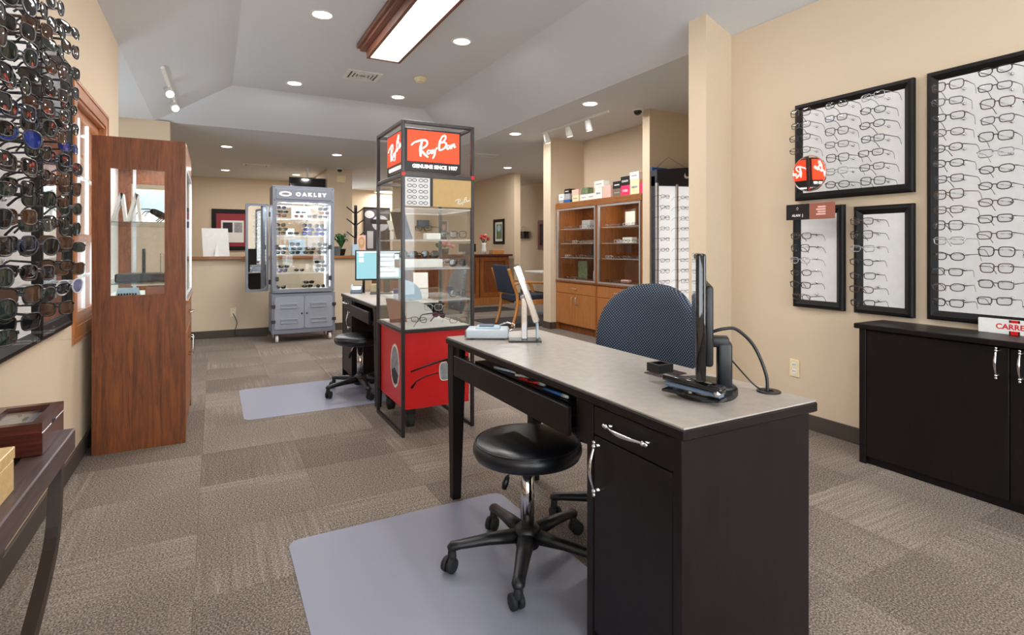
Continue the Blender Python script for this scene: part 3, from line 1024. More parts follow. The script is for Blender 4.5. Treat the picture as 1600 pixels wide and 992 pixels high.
# left wall: sunglasses rack and framed mirror
PROT = 0.205
cols = [1.74, 1.946, 2.145, 2.355, 2.555]
pegs = []
LABROW = ORD
side_words = ['nearest', 'second', 'third', 'fourth', 'fifth']
for ci, y in enumerate(cols):
    for ri in range(16):
        z = 2.013 - 0.073 * ri - (0.0 if ci % 2 else 0.012)
        pegs.append((y, z + 0.024))
        if ci == 0 and z < 0.95:
            continue
        if (ci, ri) in ((3, 15), (2, 15), (1, 15), (2, 14), (4, 15), (4, 14)):
            continue
        sh, fr, ln = SUN[(ci * 4 + ri * 5 + ri // 3) % len(SUN)]
        rz = R(78 - 1.3 * ri) + random.uniform(-0.14, 0.14)
        rx, ry, sc = random.uniform(-0.05, 0.1), random.uniform(-0.05, 0.05), random.uniform(0.96, 1.08)
        if (ci, ri) == (1, 7):
            sh, fr, ln, rz, sc, ry = 'aviator', 'gun', 'blue', R(56), 1.02, 0.12
        elif (ci, ri) == (4, 8):
            rz, ln = R(74), 'bronze'
        elif (ci, ri) == (4, 6):
            ln = 'blue'
        elif (ci, ri) == (4, 13):
            sh, fr, ln = 'aviator', 'clear', 'violet'
        elif (ci, ri) == (3, 12):
            ln = 'bronze'
        put_glasses(sh, fr, ln, True, (WL + PROT, y + random.uniform(-0.012, 0.012), z + random.uniform(-0.006, 0.006)), (rx, ry, rz),
                    '%s %s sunglasses, %s row from the top, %s column of the sunglasses rack' % (FR_WORD[fr], SHAPE_WORD[sh], LABROW[ri], side_words[ci]), 'sunglasses on the wall rack', scale=sc)
srack = rack('sunglasses_rack', 'white backed black framed wall rack holding rows of sunglasses', WL, 1.20, 2.95, 0.80, 2.15, 0.05, 1, pegs, 0.05)
t = rack('wall_mirror', 'tall narrow black framed mirror between sunglasses rack and window', WL, 2.96, 3.545, 0.80, 2.12, 0.07, 1, [], 0.15, 'mirror')
t['category'] = 'mirror'
MB().tube([(WL + 0.015, 2.455, 0.875), (WL + 0.262, 2.455, 0.875), (WL + 0.262, 2.455, 1.45)], 0.004, 6).build('clear_rail', 'acrylic', srack)
for yy, z in ((2.145, 0.915), (2.355, 0.918)):
    MB().rbox(WL + 0.015, yy - 0.006, z - 0.005, WL + 0.2, yy + 0.006, z + 0.004, 0.0015).rbox(WL + 0.193, yy - 0.006, z, WL + 0.2, yy + 0.006, z + 0.016, 0.0015).build('clear_arm', 'acrylic', srack)

# ------------------------------------------------------------------ pulls
def bow_pull(parent, p0, p1, out, mat='chrome', r=0.005):
    """arched cabinet pull with ball ends between p0 and p1 bulging along out."""
    a, b, o = Vector(p0), Vector(p1), Vector(out)
    m = MB()
    pts = []
    for k in range(13):
        t = k / 12
        pts.append(tuple(a.lerp(b, t) + o * (0.55 + 0.45 * math.sin(PI * t)) * 0.034))
    m.tube(pts, [r * (0.75 + 0.55 * math.sin(PI * k / 12) ** 2) for k in range(13)], 8)
    for e in (a, b):
        m.tube([e, e + o * 0.004, e + o * 0.008, e + o * 0.022], [r * 1.5, r * 1.7, r, r], 8)
        s = (b - a).normalized() * (-1 if e is a else 1)
        q = e + o * 0.0195
        m.tube([q - o * 0.008, q - o * 0.004, q, q + o * 0.004, q + o * 0.008], [r * 0.6, r * 1.35, r * 1.6, r * 1.35, r * 0.6], 8)
        q = q + s * r * 2.3
        m.tube([q - s * 0.006, q - s * 0.002, q + s * 0.003, q + s * 0.006], [r * 0.7, r * 1.25, r * 1.2, r * 0.4], 8)
    return m.build('pull_handle', mat, parent)


def wire_pull(parent, p0, p1, out, mat='chrome', r=0.004):
    a, b, o = Vector(p0), Vector(p1), Vector(out)
    e = (b - a).normalized() * 0.008
    return MB().tube([a, a + o * 0.022, a + o * 0.03 + e, b + o * 0.03 - e, b + o * 0.022, b], r, 8).build('pull_handle', mat, parent)


# ------------------------------------------------------------------ bench with boxes, left foreground
BX0, BX1, BY0, BY1, BZ = -0.645, -0.44, 0.75, 2.49, 0.55
t = thing('console_bench', 'dark brown slatted bench with curved legs against the left wall', 'bench', (-0.54, 1.6, 0))
MB().rbox(BX1 - 0.085, BY0, BZ - 0.075, BX1, BY1, BZ, 0.004).build('front_rail', 'bench', t)
MB().rbox(BX0, BY0, BZ - 0.075, BX0 + 0.085, BY1, BZ, 0.004).build('rear_rail', 'bench', t)
for y in (BY0 + 0.03, 1.5, BY1 - 0.11):
    MB().rbox(BX0 + 0.085, y, BZ - 0.07, BX1 - 0.085, y + 0.07, BZ - 0.02, 0.003).build('cross_bar', 'leg', t)
for x in (BX1 - 0.055, BX0 + 0.01):
    for ya, yb in ((BY1 - 0.10, BY1 - 0.52), (BY0 + 0.10, BY0 + 0.52)):
        pts = smooth2([(x + 0.022, ya, BZ - 0.07), (x + 0.022, ya + (yb - ya) * 0.03, 0.38), (x + 0.022, ya + (yb - ya) * 0.22, 0.2), (x + 0.022, yb, 0.02)], 6)
        MB().tube(pts, 0.032, 4, smooth=False, sq=(1, 0.75), up=(0, 1, 0)).build('curved_leg', 'leg', t)
for x in (BX1 - 0.033, BX0 + 0.032):
    MB().box(x - 0.024, BY0 + 0.58, 0, x + 0.024, BY1 - 0.48, 0.025).build('foot_bar', 'leg', t)

t = thing('eyewear_box', 'dark red lacquered wooden box with glass lid on the bench', 'box', (-0.56, 2.35, BZ))
ex0, ex1, ey0, ey1, ez = -0.648, -0.472, 2.205, 2.485, BZ
MB().rbox(ex0, ey0, ez, ex1, ey1, ez + 0.072, 0.003).build('box_body', 'lacquer', t)
lid = MB().ring(rect(ex0, ey0, ex1, ey1), rect(ex0 + 0.03, ey0 + 0.03, ex1 - 0.03, ey1 - 0.03), ez + 0.0725, ez + 0.102, 'z').build('lid', 'lacquer', t)
MB().box(ex0 + 0.03, ey0 + 0.03, ez + 0.09, ex1 - 0.03, ey1 - 0.03, ez + 0.093).build('lid_glass', 'glass', lid)
MB().box(ex0 + 0.03, ey0 + 0.03, ez + 0.0725, ex1 - 0.03, ey1 - 0.03, ez + 0.078).build('lining', 'printgrey', t)
MB().box(ex1 - 0.001, 2.33, ez + 0.066, ex1 + 0.002, 2.36, ez + 0.08).build('thumb_notch', 'black', t)
for k, (x, y) in enumerate(((-0.575, 2.27), (-0.55, 2.37), (-0.58, 2.43))):
    put_glasses('oval', 'black', 'smoke', True, (x, y, ez + 0.083), (R(-80), 0, R(70 + 20 * k)), ['folded dark glasses at the near side inside the lacquered box', 'folded dark glasses in the middle of the lacquered box',
                'folded dark glasses at the far side inside the lacquered box'][k], 'glasses inside the lacquered box', False, 0.32)
t = thing('wooden_box', 'pale wooden box on the bench at the picture edge', 'box', (-0.55, 1.83, BZ))
MB().rbox(-0.64, 1.66, BZ, -0.472, 1.93, BZ + 0.083, 0.002).build('box_body', 'pale', t)
MB().rbox(-0.642, 1.658, BZ + 0.085, -0.47, 1.932, BZ + 0.117, 0.002).build('lid', 'pale', t)
solo('paper_slip', MB().add([(-0.60, 1.80, BZ + 0.1175), (-0.49, 1.83, BZ + 0.1175), (-0.50, 1.90, BZ + 0.121), (-0.61, 1.88, BZ + 0.119), (-0.60, 1.80, BZ + 0.1182), (-0.49, 1.83, BZ + 0.1182), (-0.50, 1.90, BZ + 0.1217), (-0.61, 1.88, BZ + 0.1197)],
                            [(0, 1, 2, 3), (4, 5, 6, 7), (0, 1, 5, 4), (1, 2, 6, 5), (2, 3, 7, 6), (3, 0, 4, 7)]), 'lightblue', 'pale blue paper slip lying on the pale wooden box', 'paper')

# ------------------------------------------------------------------ tall oak display cabinet by the window
CX0, CX1, CY0, CY1, CH = -0.62, -0.155, 3.925, 4.85, 1.845
t = thing('oak_display_cabinet', 'tall brown oak display cabinet with a window cut in its side', 'cabinet', ((CX0 + CX1) / 2, (CY0 + CY1) / 2, 0))
for y, nm in ((CY0, 'side_panel'), (CY1 - 0.022, 'side_panel')):
    MB().box(CX0, y, 0, -0.533, y + 0.022, CH).box(-0.265, y, 0, CX1, y + 0.022, CH).box(-0.533, y, 0, -0.265, y + 0.022, 0.915).box(-0.533, y, 1.66, -0.265, y + 0.022, CH).build(nm, 'oakdeep', t)
    MB().box(-0.533, y + 0.008, 0.915, -0.265, y + 0.013, 1.66).build('side_pane', 'glass', t)
MB().box(CX0, CY0 + 0.022, CH - 0.025, CX1, CY1 - 0.022, CH).build('top_panel', 'oakdeep', t)
MB().box(CX0, CY0 + 0.022, 0.02, CX0 + 0.012, CY1 - 0.022, CH - 0.025).build('back_panel', 'panel', t)
MB().box(CX0 + 0.012, CY0 + 0.022, 0.86, CX1 - 0.02, CY1 - 0.022, 0.885).build('deck', 'white', t)
MB().box(CX1 - 0.02, CY0 + 0.022, 1.70, CX1, CY1 - 0.022, CH - 0.025).build('top_rail', 'oaky', t)
for z in (0.985, 1.352):
    MB().box(CX0 + 0.02, CY0 + 0.03, z - 0.008, CX1 - 0.03, CY1 - 0.03, z).build('glass_shelf', 'shelf', t)
for x in (CX0 + 0.1, CX1 - 0.06):
    MB().box(x, CY1 - 0.034, 0.89, x + 0.02, CY1 - 0.022, 1.8).build('shelf_strip', 'alu', t)
d = MB().ring(rect(CY0 + 0.022, 0.87, CY1 - 0.022, 1.70), rect(CY0 + 0.047, 0.895, CY1 - 0.047, 1.675), CX1 - 0.018, CX1 + 0.004, 'x').build('glass_door', 'alu', t)
MB().box(CX1 - 0.009, CY0 + 0.047, 0.895, CX1 - 0.004, CY1 - 0.047, 1.675).build('pane', 'glass', d)
ym = (CY0 + CY1) / 2
MB().box(CX0 + 0.012, CY0 + 0.022, 0.03, CX1 - 0.025, CY1 - 0.022, 0.855).build('base_body', 'oakdeep', t)
MB().rbox(CX1 - 0.024, CY0 + 0.025, 0.855, CX1 + 0.012, CY1 - 0.025, 0.869, 0.003).build('counter_edge', 'oaky', t)
d = MB().rbox(CX1 - 0.024, CY0 + 0.028, 0.66, CX1 - 0.002, CY1 - 0.028, 0.85, 0.003).build('drawer', 'oaky', t)
wire_pull(d, (CX1 - 0.002, ym - 0.06, 0.76), (CX1 - 0.002, ym + 0.06, 0.76), (1, 0, 0))
for ya, yb, yh in ((CY0 + 0.028, ym - 0.002, ym - 0.05), (ym + 0.002, CY1 - 0.028, ym + 0.05)):
    d = MB().rbox(CX1 - 0.024, ya, 0.06, CX1 - 0.002, yb, 0.655, 0.003).build('cabinet_door', 'oak', t)
    wire_pull(d, (CX1 - 0.002, yh, 0.47), (CX1 - 0.002, yh, 0.59), (1, 0, 0))
lamp('cabinet_lamp', 'AREA', (-0.39, 4.39, 1.80), 5.0, 0.2, color=(1, 0.98, 0.96), sy=0.6)
# what stands inside it
for k, x in enumerate((-0.51, -0.435)):
    m = MB()
    m.add([(x - 0.035, 4.02, 1.353), (x - 0.02, 4.02, 1.353), (x + 0.028, 4.02, 1.52), (x + 0.012, 4.02, 1.53), (x - 0.035, 4.09, 1.353), (x - 0.02, 4.09, 1.353), (x + 0.028, 4.09, 1.52), (x + 0.012, 4.09, 1.53)],
          [(0, 1, 2, 3), (4, 5, 6, 7), (0, 1, 5, 4), (1, 2, 6, 5), (2, 3, 7, 6), (3, 0, 4, 7)])
    m.add([(x + 0.03, 4.02, 1.353), (x + 0.045, 4.02, 1.353), (x + 0.028, 4.02, 1.52), (x + 0.012, 4.02, 1.53), (x + 0.03, 4.09, 1.353), (x + 0.045, 4.09, 1.353), (x + 0.028, 4.09, 1.52), (x + 0.012, 4.09, 1.53)],
          [(0, 1, 2, 3), (4, 5, 6, 7), (0, 1, 5, 4), (1, 2, 6, 5), (2, 3, 7, 6), (3, 0, 4, 7)])
    solo('card_easel', m, 'paper', ['white folded card easel at the wall side of the oak cabinet', 'white folded card easel in the middle of the oak cabinet shelf'][k], 'card stand')
for k in range(3):
    put_glasses(['wrap', 'square', 'cat', 'wrap'][k], ['black', 'black', 'tort', 'black'][k], ['smoke', 'smoke', 'bronze', 'smoke'][k], True, (-0.30, 4.20 + 0.20 * k, 1.41), (0.05, 0.3, PI / 2 - 0.9),
                '%s sunglasses propped on the upper glass shelf of the oak cabinet' % ['black wraparound', 'black square', 'tortoiseshell', 'rearmost black'][k], 'sunglasses in the oak cabinet')
solo('acrylic_stand', MB().tube([(-0.41, 4.14, 1.353), (-0.40, 4.14, 1.5), (-0.36, 4.14, 1.53), (-0.31, 4.14, 1.52)], 0.007, 6).rbox(-0.44, 4.12, 1.353, -0.38, 4.16, 1.362, 0.002), 'acrylic', 'clear bent acrylic stand on the cabinet shelf', 'stand')
solo('display_riser', MB().rbox(-0.53, 4.06, 0.986, -0.23, 4.30, 1.035, 0.004), 'ink', 'low black riser block on the lower cabinet shelf', 'riser')
solo('acrylic_block', MB().rbox(-0.30, 4.08, 1.036, -0.26, 4.16, 1.16, 0.002), 'acrylic', 'clear upright acrylic block on the black riser', 'acrylic block')
solo('black_post', MB().rbox(-0.395, 4.10, 1.036, -0.38, 4.14, 1.19, 0.002), 'ink', 'thin black upright holder on the black riser', 'holder')
t = thing('name_block', 'white wedge name block behind the cabinet window', 'sign', (-0.44, 3.99, 0.886))
MB().add([(-0.52, 3.97, 0.886), (-0.39, 3.97, 0.886), (-0.39, 4.03, 0.886), (-0.52, 4.03, 0.886), (-0.505, 3.985, 0.955), (-0.405, 3.985, 0.955), (-0.405, 4.02, 0.955), (-0.505, 4.02, 0.955)],
         [(0, 3, 2, 1), (4, 5, 6, 7), (0, 1, 5, 4), (1, 2, 6, 5), (2, 3, 7, 6), (3, 0, 4, 7)]).build('wedge', 'lightblue', t)
for k in range(7):
    MB().box(-0.503 + k * 0.014, 3.968, 0.905, -0.494 + k * 0.014, 3.9765, 0.925).build('print_mark', 'printdark', t)
solo('carton', MB().rbox(-0.375, 4.05, 0.886, -0.25, 4.2, 0.955, 0.003), 'rust', 'reddish brown carton at the bottom of the oak cabinet', 'box')
t = thing('poster_card', 'pale green picture card at the back of the oak cabinet', 'card', (-0.38, 4.80, 1.36))
MB().rbox(-0.50, 4.805, 1.355, -0.26, 4.81, 1.62, 0.001).build('card_stock', 'paper', t)
MB().box(-0.49, 4.804, 1.45, -0.27, 4.805, 1.61).build('picture', 'lightblue', t)

# ------------------------------------------------------------------ grey rolling display case
OX0, OX1, OY0, OY1, OZ0, OZ1 = 0.638, 1.377, 7.43, 7.86, 0.11, 1.972
ZM = 0.625
t = thing('rolling_display_case', 'grey metal lit display case on casters with white lettering', 'display case', ((OX0 + OX1) / 2, (OY0 + OY1) / 2, 0))
MB().rbox(OX0 - 0.012, OY0 + 0.006, OZ0, OX1 + 0.012, OY1, ZM - 0.012, 0.006).build('base_cabinet', 'grey', t)
MB().rbox(OX0 - 0.012, OY0 + 0.002, OZ0, OX1 + 0.012, OY0 + 0.03, OZ0 + 0.04, 0.003).build('bottom_skirt', 'grey', t)
MB().ring(rrect(OX0, ZM, OX1, OZ1, 0.01), rrect(OX0 + 0.045, ZM + 0.045, OX1 - 0.045, 1.765, 0.04), OY0, OY0 + 0.03, 'y').build('front_frame', 'grey', t)
for x in (OX0, OX1 - 0.03):
    MB().ring(rrect(OY0 + 0.03, ZM, OY1, OZ1, 0.006), rrect(OY0 + 0.06, ZM + 0.045, OY1 - 0.04, 1.74, 0.03), x, x + 0.03, 'x').build('side_frame', 'grey', t)
    MB().box(x + 0.012, OY0 + 0.06, ZM + 0.045, x + 0.017, OY1 - 0.04, 1.74).build('side_pane', 'glass', t)
MB().box(OX0 + 0.03, OY0 + 0.03, ZM, OX1 - 0.03, OY1, ZM + 0.03).build('deck', 'white', t)
MB().box(OX0 + 0.03, OY0 + 0.03, 1.77, OX1 - 0.03, OY1, OZ1).build('head_box', 'grey', t)
bk = MB().box(OX0 + 0.03, OY1 - 0.012, ZM + 0.03, OX1 - 0.03, OY1 - 0.004, 1.77).build('back_pane', 'glass', t)
pl = MB().rbox(OX0 + 0.035, OY0 - 0.008, 1.80, OX1 - 0.035, OY0 + 0.004, 1.935, 0.004).build('name_plate', 'grey', t)
OL = [(-0.30, 'ellipse')]
MB().ring(ellipse(0.785, 1.868, 0.072, 0.030, 32), ellipse(0.785, 1.868, 0.050, 0.018, 32), OY0 - 0.012, OY0 - 0.008, 'y').build('logo_ring', 'whitelit', pl)
text('lettering', 'OAKLEY', 0.062, (1.09, OY0 - 0.0095, 1.867), '-y', 'whitelit', pl, sx=1.12, bold=0.003, spacing=1.6)
for z in (OZ1 - 0.02, ZM + 0.02, 1.785):
    for x in (OX0 + 0.02, OX1 - 0.02):
        MB().cyl((x, OY0 - 0.003, z), (x, OY0 + 0.002, z), 0.006, n=8).build('bolt', 'black', t)
for x in (OX0 + 0.045, (OX0 + OX1) / 2):
    w = (OX1 - OX0) / 2 - 0.045
    MB().box(x + 0.001, OY0 + 0.012, ZM + 0.045, x + w - 0.001, OY0 + 0.017, 1.765).build('sliding_pane', 'glass', t)
for z in (0.80, 1.20):
    for x in (OX0 + 0.05, OX1 - 0.05):
        MB().rbox(x - 0.02, OY0 - 0.006, z - 0.03, x + 0.02, OY0 + 0.001, z + 0.03, 0.003).build('hinge', 'steel', t)
SH = [0.868, 1.097, 1.343, 1.566]
for z in SH:
    MB().box(OX0 + 0.035, OY0 + 0.04, z - 0.008, OX1 - 0.035, OY1 - 0.016, z).build('glass_shelf', 'frost', t)
for x in (OX0 + 0.045, OX1 - 0.055):
    MB().rbox(x, OY1 - 0.05, ZM + 0.04, x + 0.012, OY1 - 0.03, 1.75, 0.002).build('light_strip', 'ledlit', t)
for k in range(4):
    MB().lathe([(0.03, 1.764), (0.03, 1.770)], (OX0 + 0.15 + k * 0.15, OY0 + 0.16), 14).build('puck_light', 'canlit', t)
lamp('case_lamp', 'AREA', (1.0, 7.63, 1.755), 15.0, 0.6, color=(0.92, 0.97, 1), sy=0.3)
xm = (OX0 + OX1) / 2
for x0, x1, xh, xk in ((OX0 + 0.02, xm - 0.003, OX0 + 0.005, xm - 0.03), (xm + 0.003, OX1 - 0.02, OX1 - 0.005, xm + 0.03)):
    pts = rrect(x0, 0.17, x1, ZM - 0.05, 0.03)
    d = MB().prism(pts, OY0 - 0.010, OY0 + 0.006, 'y').build('cabinet_door', 'greyl', t)
    for z in (0.27, 0.46):
        MB().ring(rect(x0 + 0.07, z - 0.03, x1 - 0.07, z + 0.03), rect(x0 + 0.084, z - 0.016, x1 - 0.084, z + 0.016), OY0 - 0.022, OY0 - 0.009, 'y').build('raised_panel', 'greyl', d)
        MB().rbox(xh - 0.025, OY0 - 0.018, z - 0.02, xh + 0.025, OY0 + 0.004, z + 0.02, 0.003).build('hinge', 'steel', d)
    MB().tube([(xk, OY0 - 0.010, 0.36), (xk, OY0 - 0.02, 0.36), (xk, OY0 - 0.026, 0.36)], [0.006, 0.012, 0.009], 10).build('knob', 'steel', d)
for x in (OX0 + 0.05, OX1 - 0.05):
    for y in (OY0 + 0.05, OY1 - 0.05):
        cs = MB().cyl((x - 0.016, y, 0.045), (x + 0.016, y, 0.045), 0.045, n=18).build('caster', 'white', t)
        MB().rbox(x - 0.03, y - 0.022, 0.05, x - 0.02, y + 0.022, 0.105, 0.003).rbox(x + 0.02, y - 0.022, 0.05, x + 0.03, y + 0.022, 0.105, 0.003).rbox(x - 0.035, y - 0.03, 0.095, x + 0.035, y + 0.03, 0.11, 0.003).build('fork', 'steel', cs)
# hinged mirror wing on the case
t = thing('case_mirror', 'tall grey framed mirror panel hung beside the grey display case', 'mirror', (0.625, 7.72, 0.635), R(9.8))
MB().ring(rrect(-0.285, 0, -0.015, 1.117, 0.02), rrect(-0.258, 0.027, -0.04, 1.09, 0.04), -0.012, 0.012, 'y').build('frame', 'grey', t, local=True)
MB().box(-0.27, 0.001, 0.015, -0.028, 0.007, 1.105).build('mirror_face', 'mirror', t, local=True)
for z in (0.115, 0.985):
    MB().rbox(-0.02, -0.01, z - 0.03, 0.012, 0.006, z + 0.03, 0.002).build('hinge', 'steel', t, local=True)
# stock inside the case: (shelf z, list of (x, stack count)); cards
CASE = [('top shelf', 1.566, [(0.75, 3), (0.97, 2), (1.12, 1), (1.265, 3)]), ('second shelf', 1.343, [(0.74, 3), (0.90, 1), (1.06, 3), (1.225, 3)]),
        ('third shelf', 1.097, [(0.74, 2), (0.92, 3), (1.08, 2), (1.26, 3)]), ('fourth shelf', 0.868, [(0.76, 2), (0.97, 1), (1.22, 3)]), ('bottom deck', 0.656, [(0.74, 1), (1.07, 2), (1.23, 1)])]
for sn, z, items in CASE:
    for ii, (x, n) in enumerate(items):
        for k in range(n):
            sh, fr, ln = SUN[(ii * 3 + k * 4 + int(z * 10)) % len(SUN)]
            put_glasses('wrap' if k % 2 else sh, fr, 'blue' if (sn == 'second shelf' and ii in (2, 3) and k < 2) else ('violet' if (sn == 'fourth shelf' and ii == 0 and k == 0) else ln), True,
                        (x + 0.02 * (k % 2), OY0 + 0.13 + 0.05 * (ii % 2), z + 0.034 + k * 0.052), (0, 0, random.uniform(-0.08, 0.08)),
                        'dark sunglasses on the %s of the lit case, %s stand, %s level' % (sn, ORD[ii], ['lower', 'second', 'third', 'fourth'][k]), 'sunglasses in the lit case', False, 0.95)
        if n > 1:
            solo('tier_stand', MB().rbox(x - 0.012, OY0 + 0.20, z + 0.001, x + 0.03, OY0 + 0.212, z + 0.04 + 0.052 * (n - 1), 0.002).rbox(x - 0.025, OY0 + 0.18, z + 0.001, x + 0.045, OY0 + 0.23, z + 0.005, 0.0015), 'acrylic',
                 'clear tiered stand on the %s of the lit case, %s from its mirror side' % (sn, ORD[ii]), 'stand')
for z, x0, x1, h, mt, l in ((1.566, 0.90, 1.13, 0.16, 'paper', 'white picture card on the top shelf of the lit case'), (1.343, 0.83, 0.93, 0.10, 'lightblue', 'pale blue card on the second shelf of the lit case'),
                            (1.097, 0.86, 1.06, 0.20, 'lightblue', 'large pale card on the third shelf of the lit case'), (1.097, 0.66, 0.82, 0.13, 'paper', 'white card at the mirror end of the third case shelf'),
                            (0.868, 1.17, 1.26, 0.16, 'paper', 'small white card on the fourth shelf of the lit case')):
    z += 0.001
    solo('display_card', MB().add([(x0, OY0 + 0.33, z), (x1, OY0 + 0.33, z), (x1, OY0 + 0.37, z + h), (x0, OY0 + 0.37, z + h), (x0, OY0 + 0.336, z), (x1, OY0 + 0.336, z), (x1, OY0 + 0.376, z + h), (x0, OY0 + 0.376, z + h)],
                                  [(0, 1, 2, 3), (4, 5, 6, 7), (0, 1, 5, 4), (1, 2, 6, 5), (2, 3, 7, 6), (3, 0, 4, 7)]), mt, l, 'card')

# ------------------------------------------------------------------ tower with the red sign
RX0, RX1, RY0, RY1, RH = 1.035, 1.535, 3.37, 3.985, 2.005
PS = 0.022
t = thing('display_tower', 'steel framed glass display tower with a lit red sign and red base', 'display tower', ((RX0 + RX1) / 2, (RY0 + RY1) / 2, 0))
tower = t
for x in (RX0, RX1 - PS):
    for y in (RY0, RY1 - PS):
        MB().rbox(x, y, 0, x + PS, y + PS, RH, 0.002).build('post', 'steel', t)
for z in (RH - PS, 1.645, 0.655):
    for y in (RY0, RY1 - PS):
        MB().rbox(RX0 + PS, y, z, RX1 - PS, y + PS, z + PS, 0.002).build('rail', 'steel', t)
for z in (RH - PS, 1.645, 0.655, 0.0):
    for x in (RX0, RX1 - PS):
        MB().rbox(x, RY0 + PS, z, x + PS, RY1 - PS, z + PS, 0.002).build('rail', 'steel', t)
for x in (RX0, RX1 - PS):
    MB().box(x - 0.001, RY0 - 0.002, 1.652, x + PS + 0.001, RY0 + 0.004, 1.674).build('red_clip', 'red', t)
# light box
sx0, sx1, sy0, sy1, sz0, sz1 = RX0 + 0.03, RX1 - 0.085, RY0 + 0.03, RY1 - 0.18, 1.685, 1.965
lb = MB().rbox(sx0, sy0, sz0, sx1, sy1, sz1, 0.003).build('light_box', 'ink', t)
fz0, fz1 = sz0 + 0.066, sz1 - 0.014
MB().box(sx0 + 0.016, sy0 - 0.003, fz0, sx1 - 0.014, sy0 + 0.001, fz1).build('red_face', 'orange', lb)
MB().box(sx0 - 0.003, sy0 + 0.016, fz0, sx0 + 0.001, sy1 - 0.014, fz1).build('red_face', 'orange', lb)
MB().box(sx1 - 0.001, sy0 + 0.016, fz0, sx1 + 0.003, sy1 - 0.014, fz1).build('red_face', 'orange', lb)
LOGO = [  # script lettering strokes in sign units: x, y (0..1 of the red face), brush width
    ([(295, 228), (312, 211), (332, 203), (352, 197), (372, 196), (385, 206), (383, 226), (366, 243), (340, 254)], 10),
    ([(356, 205), (350, 228), (347, 252), (347, 276), (349, 299)], 13), ([(343, 254), (356, 266), (371, 284), (391, 303)], 12),
    ([(403, 260), (392, 260), (386, 270), (390, 281), (400, 277), (410, 258)], 7), ([(410, 256), (409, 270), (414, 279), (421, 268)], 7),
    ([(421, 253), (419, 266), (424, 272), (433, 254)], 7), ([(433, 250), (431, 275), (424, 298), (417, 311)], 8),
    ([(437, 247), (444, 246)], 11), ([(463, 192), (457, 215), (455, 240), (457, 262)], 11),
    ([(456, 214), (464, 190), (476, 172), (490, 168), (493, 184), (481, 202), (464, 213)], 8), ([(464, 213), (484, 208), (497, 219), (493, 236), (476, 252), (457, 260)], 9),
    ([(515, 228), (505, 231), (500, 243), (505, 251), (513, 245), (520, 229)], 7), ([(520, 227), (519, 241), (524, 247), (529, 240)], 7),
    ([(529, 222), (530, 236), (530, 248)], 7), ([(531, 238), (538, 223), (545, 222), (545, 240), (553, 234)], 7)]


def script_logo(parent, to3d, W, H, mat, depth=0.002, name='script_lettering'):
    m = MB()
    for pts, w in LOGO:
        P = []
        for px, py in pts:
            fx = (px - 275) / 300
            top, bot = 127 + 33 * fx, 325 + 20 * fx
            P.append((fx * W, (bot - py) / (bot - top) * H))
        P = smooth2(P, 5)
        n = len(P)
        ws = [w / 300 * W * (0.62 + 0.42 * math.sin(PI * (k + 0.6) / n)) for k in range(n)]
        m.ribbon(P, ws, to3d, depth)
    m.build(name, mat, parent)


script_logo(lb, lambda a, b, h: (sx0 + 0.016 + a, sy0 - 0.003 - h, fz0 + b), sx1 - sx0 - 0.03, fz1 - fz0, 'whitelit')
script_logo(lb, lambda a, b, h: (sx1 + 0.003 + h, sy0 + 0.016 + a, fz0 + b), sy1 - sy0 - 0.03, fz1 - fz0, 'whitelit')
script_logo(lb, lambda a, b, h: (sx0 - 0.003 - h, sy1 - 0.014 - a, fz0 + b), sy1 - sy0 - 0.03, fz1 - fz0, 'whitelit')
text('lettering', 'GENUINE SINCE 1937', 0.032, ((sx0 + sx1) / 2 + 0.01, sy0 - 0.002, sz0 + 0.035), '-y', 'whitelit', lb, bold=0.0012, spacing=1.02)
text('lettering', 'GENUINE SINCE 1937', 0.032, (sx0 - 0.002, (sy0 + sy1) / 2, sz0 + 0.035), '-x', 'whitelit', lb, bold=0.0012, spacing=1.02)
MB().rbox(sx0 + 0.05, sy0 + 0.1, RH - PS - 0.02, sx1 - 0.05, sy0 + 0.13, RH - PS, 0.002).rbox(sx0 + 0.05, sy1 - 0.13, RH - PS - 0.02, sx1 - 0.05, sy1 - 0.1, RH - PS, 0.002).build('hanger', 'steel', t)
# panes, shelves, upper poster
for x in (RX0 + 0.008, RX1 - 0.014):
    MB().box(x, RY0 + PS, 0.68, x + 0.005, RY1 - PS, 1.645).build('side_pane', 'glass', t)
MB().box(RX0 + PS, RY0 + 0.008, 0.68, RX1 - PS, RY0 + 0.012, 1.45).build('front_pane', 'glass', t)
for z in (1.452, 1.25, 1.063, 0.857):
    MB().box(RX0 + 0.018, RY0 + 0.018, z - 0.009, RX1 - 0.018, RY1 - 0.018, z).build('acrylic_shelf', 'frost', t)
lamp('sign_lamp', 'AREA', ((RX0 + RX1) / 2, (RY0 + RY1) / 2, 1.68), 4.0, 0.3, color=(1, 0.97, 0.93))
MB().box(RX0 + 0.012, RY0 + 0.012, 0.655, RX1 - 0.012, RY1 - 0.012, 0.677).build('display_floor', 'paper', t)
ps = MB().box(RX0 + PS, RY0 + 0.004, 1.462, RX1 - PS, RY0 + 0.007, 1.643).build('poster', 'tan', t)
MB().box(RX0 + PS, RY0 + 0.001, 1.462, RX0 + PS + 0.165, RY0 + 0.004, 1.643).build('photo_print', 'panel', ps)
MB().box(RX0 + PS + 0.165, RY0 + 0.001, 1.462, RX0 + PS + 0.185, RY0 + 0.004, 1.643).build('black_stripe', 'ink', ps)
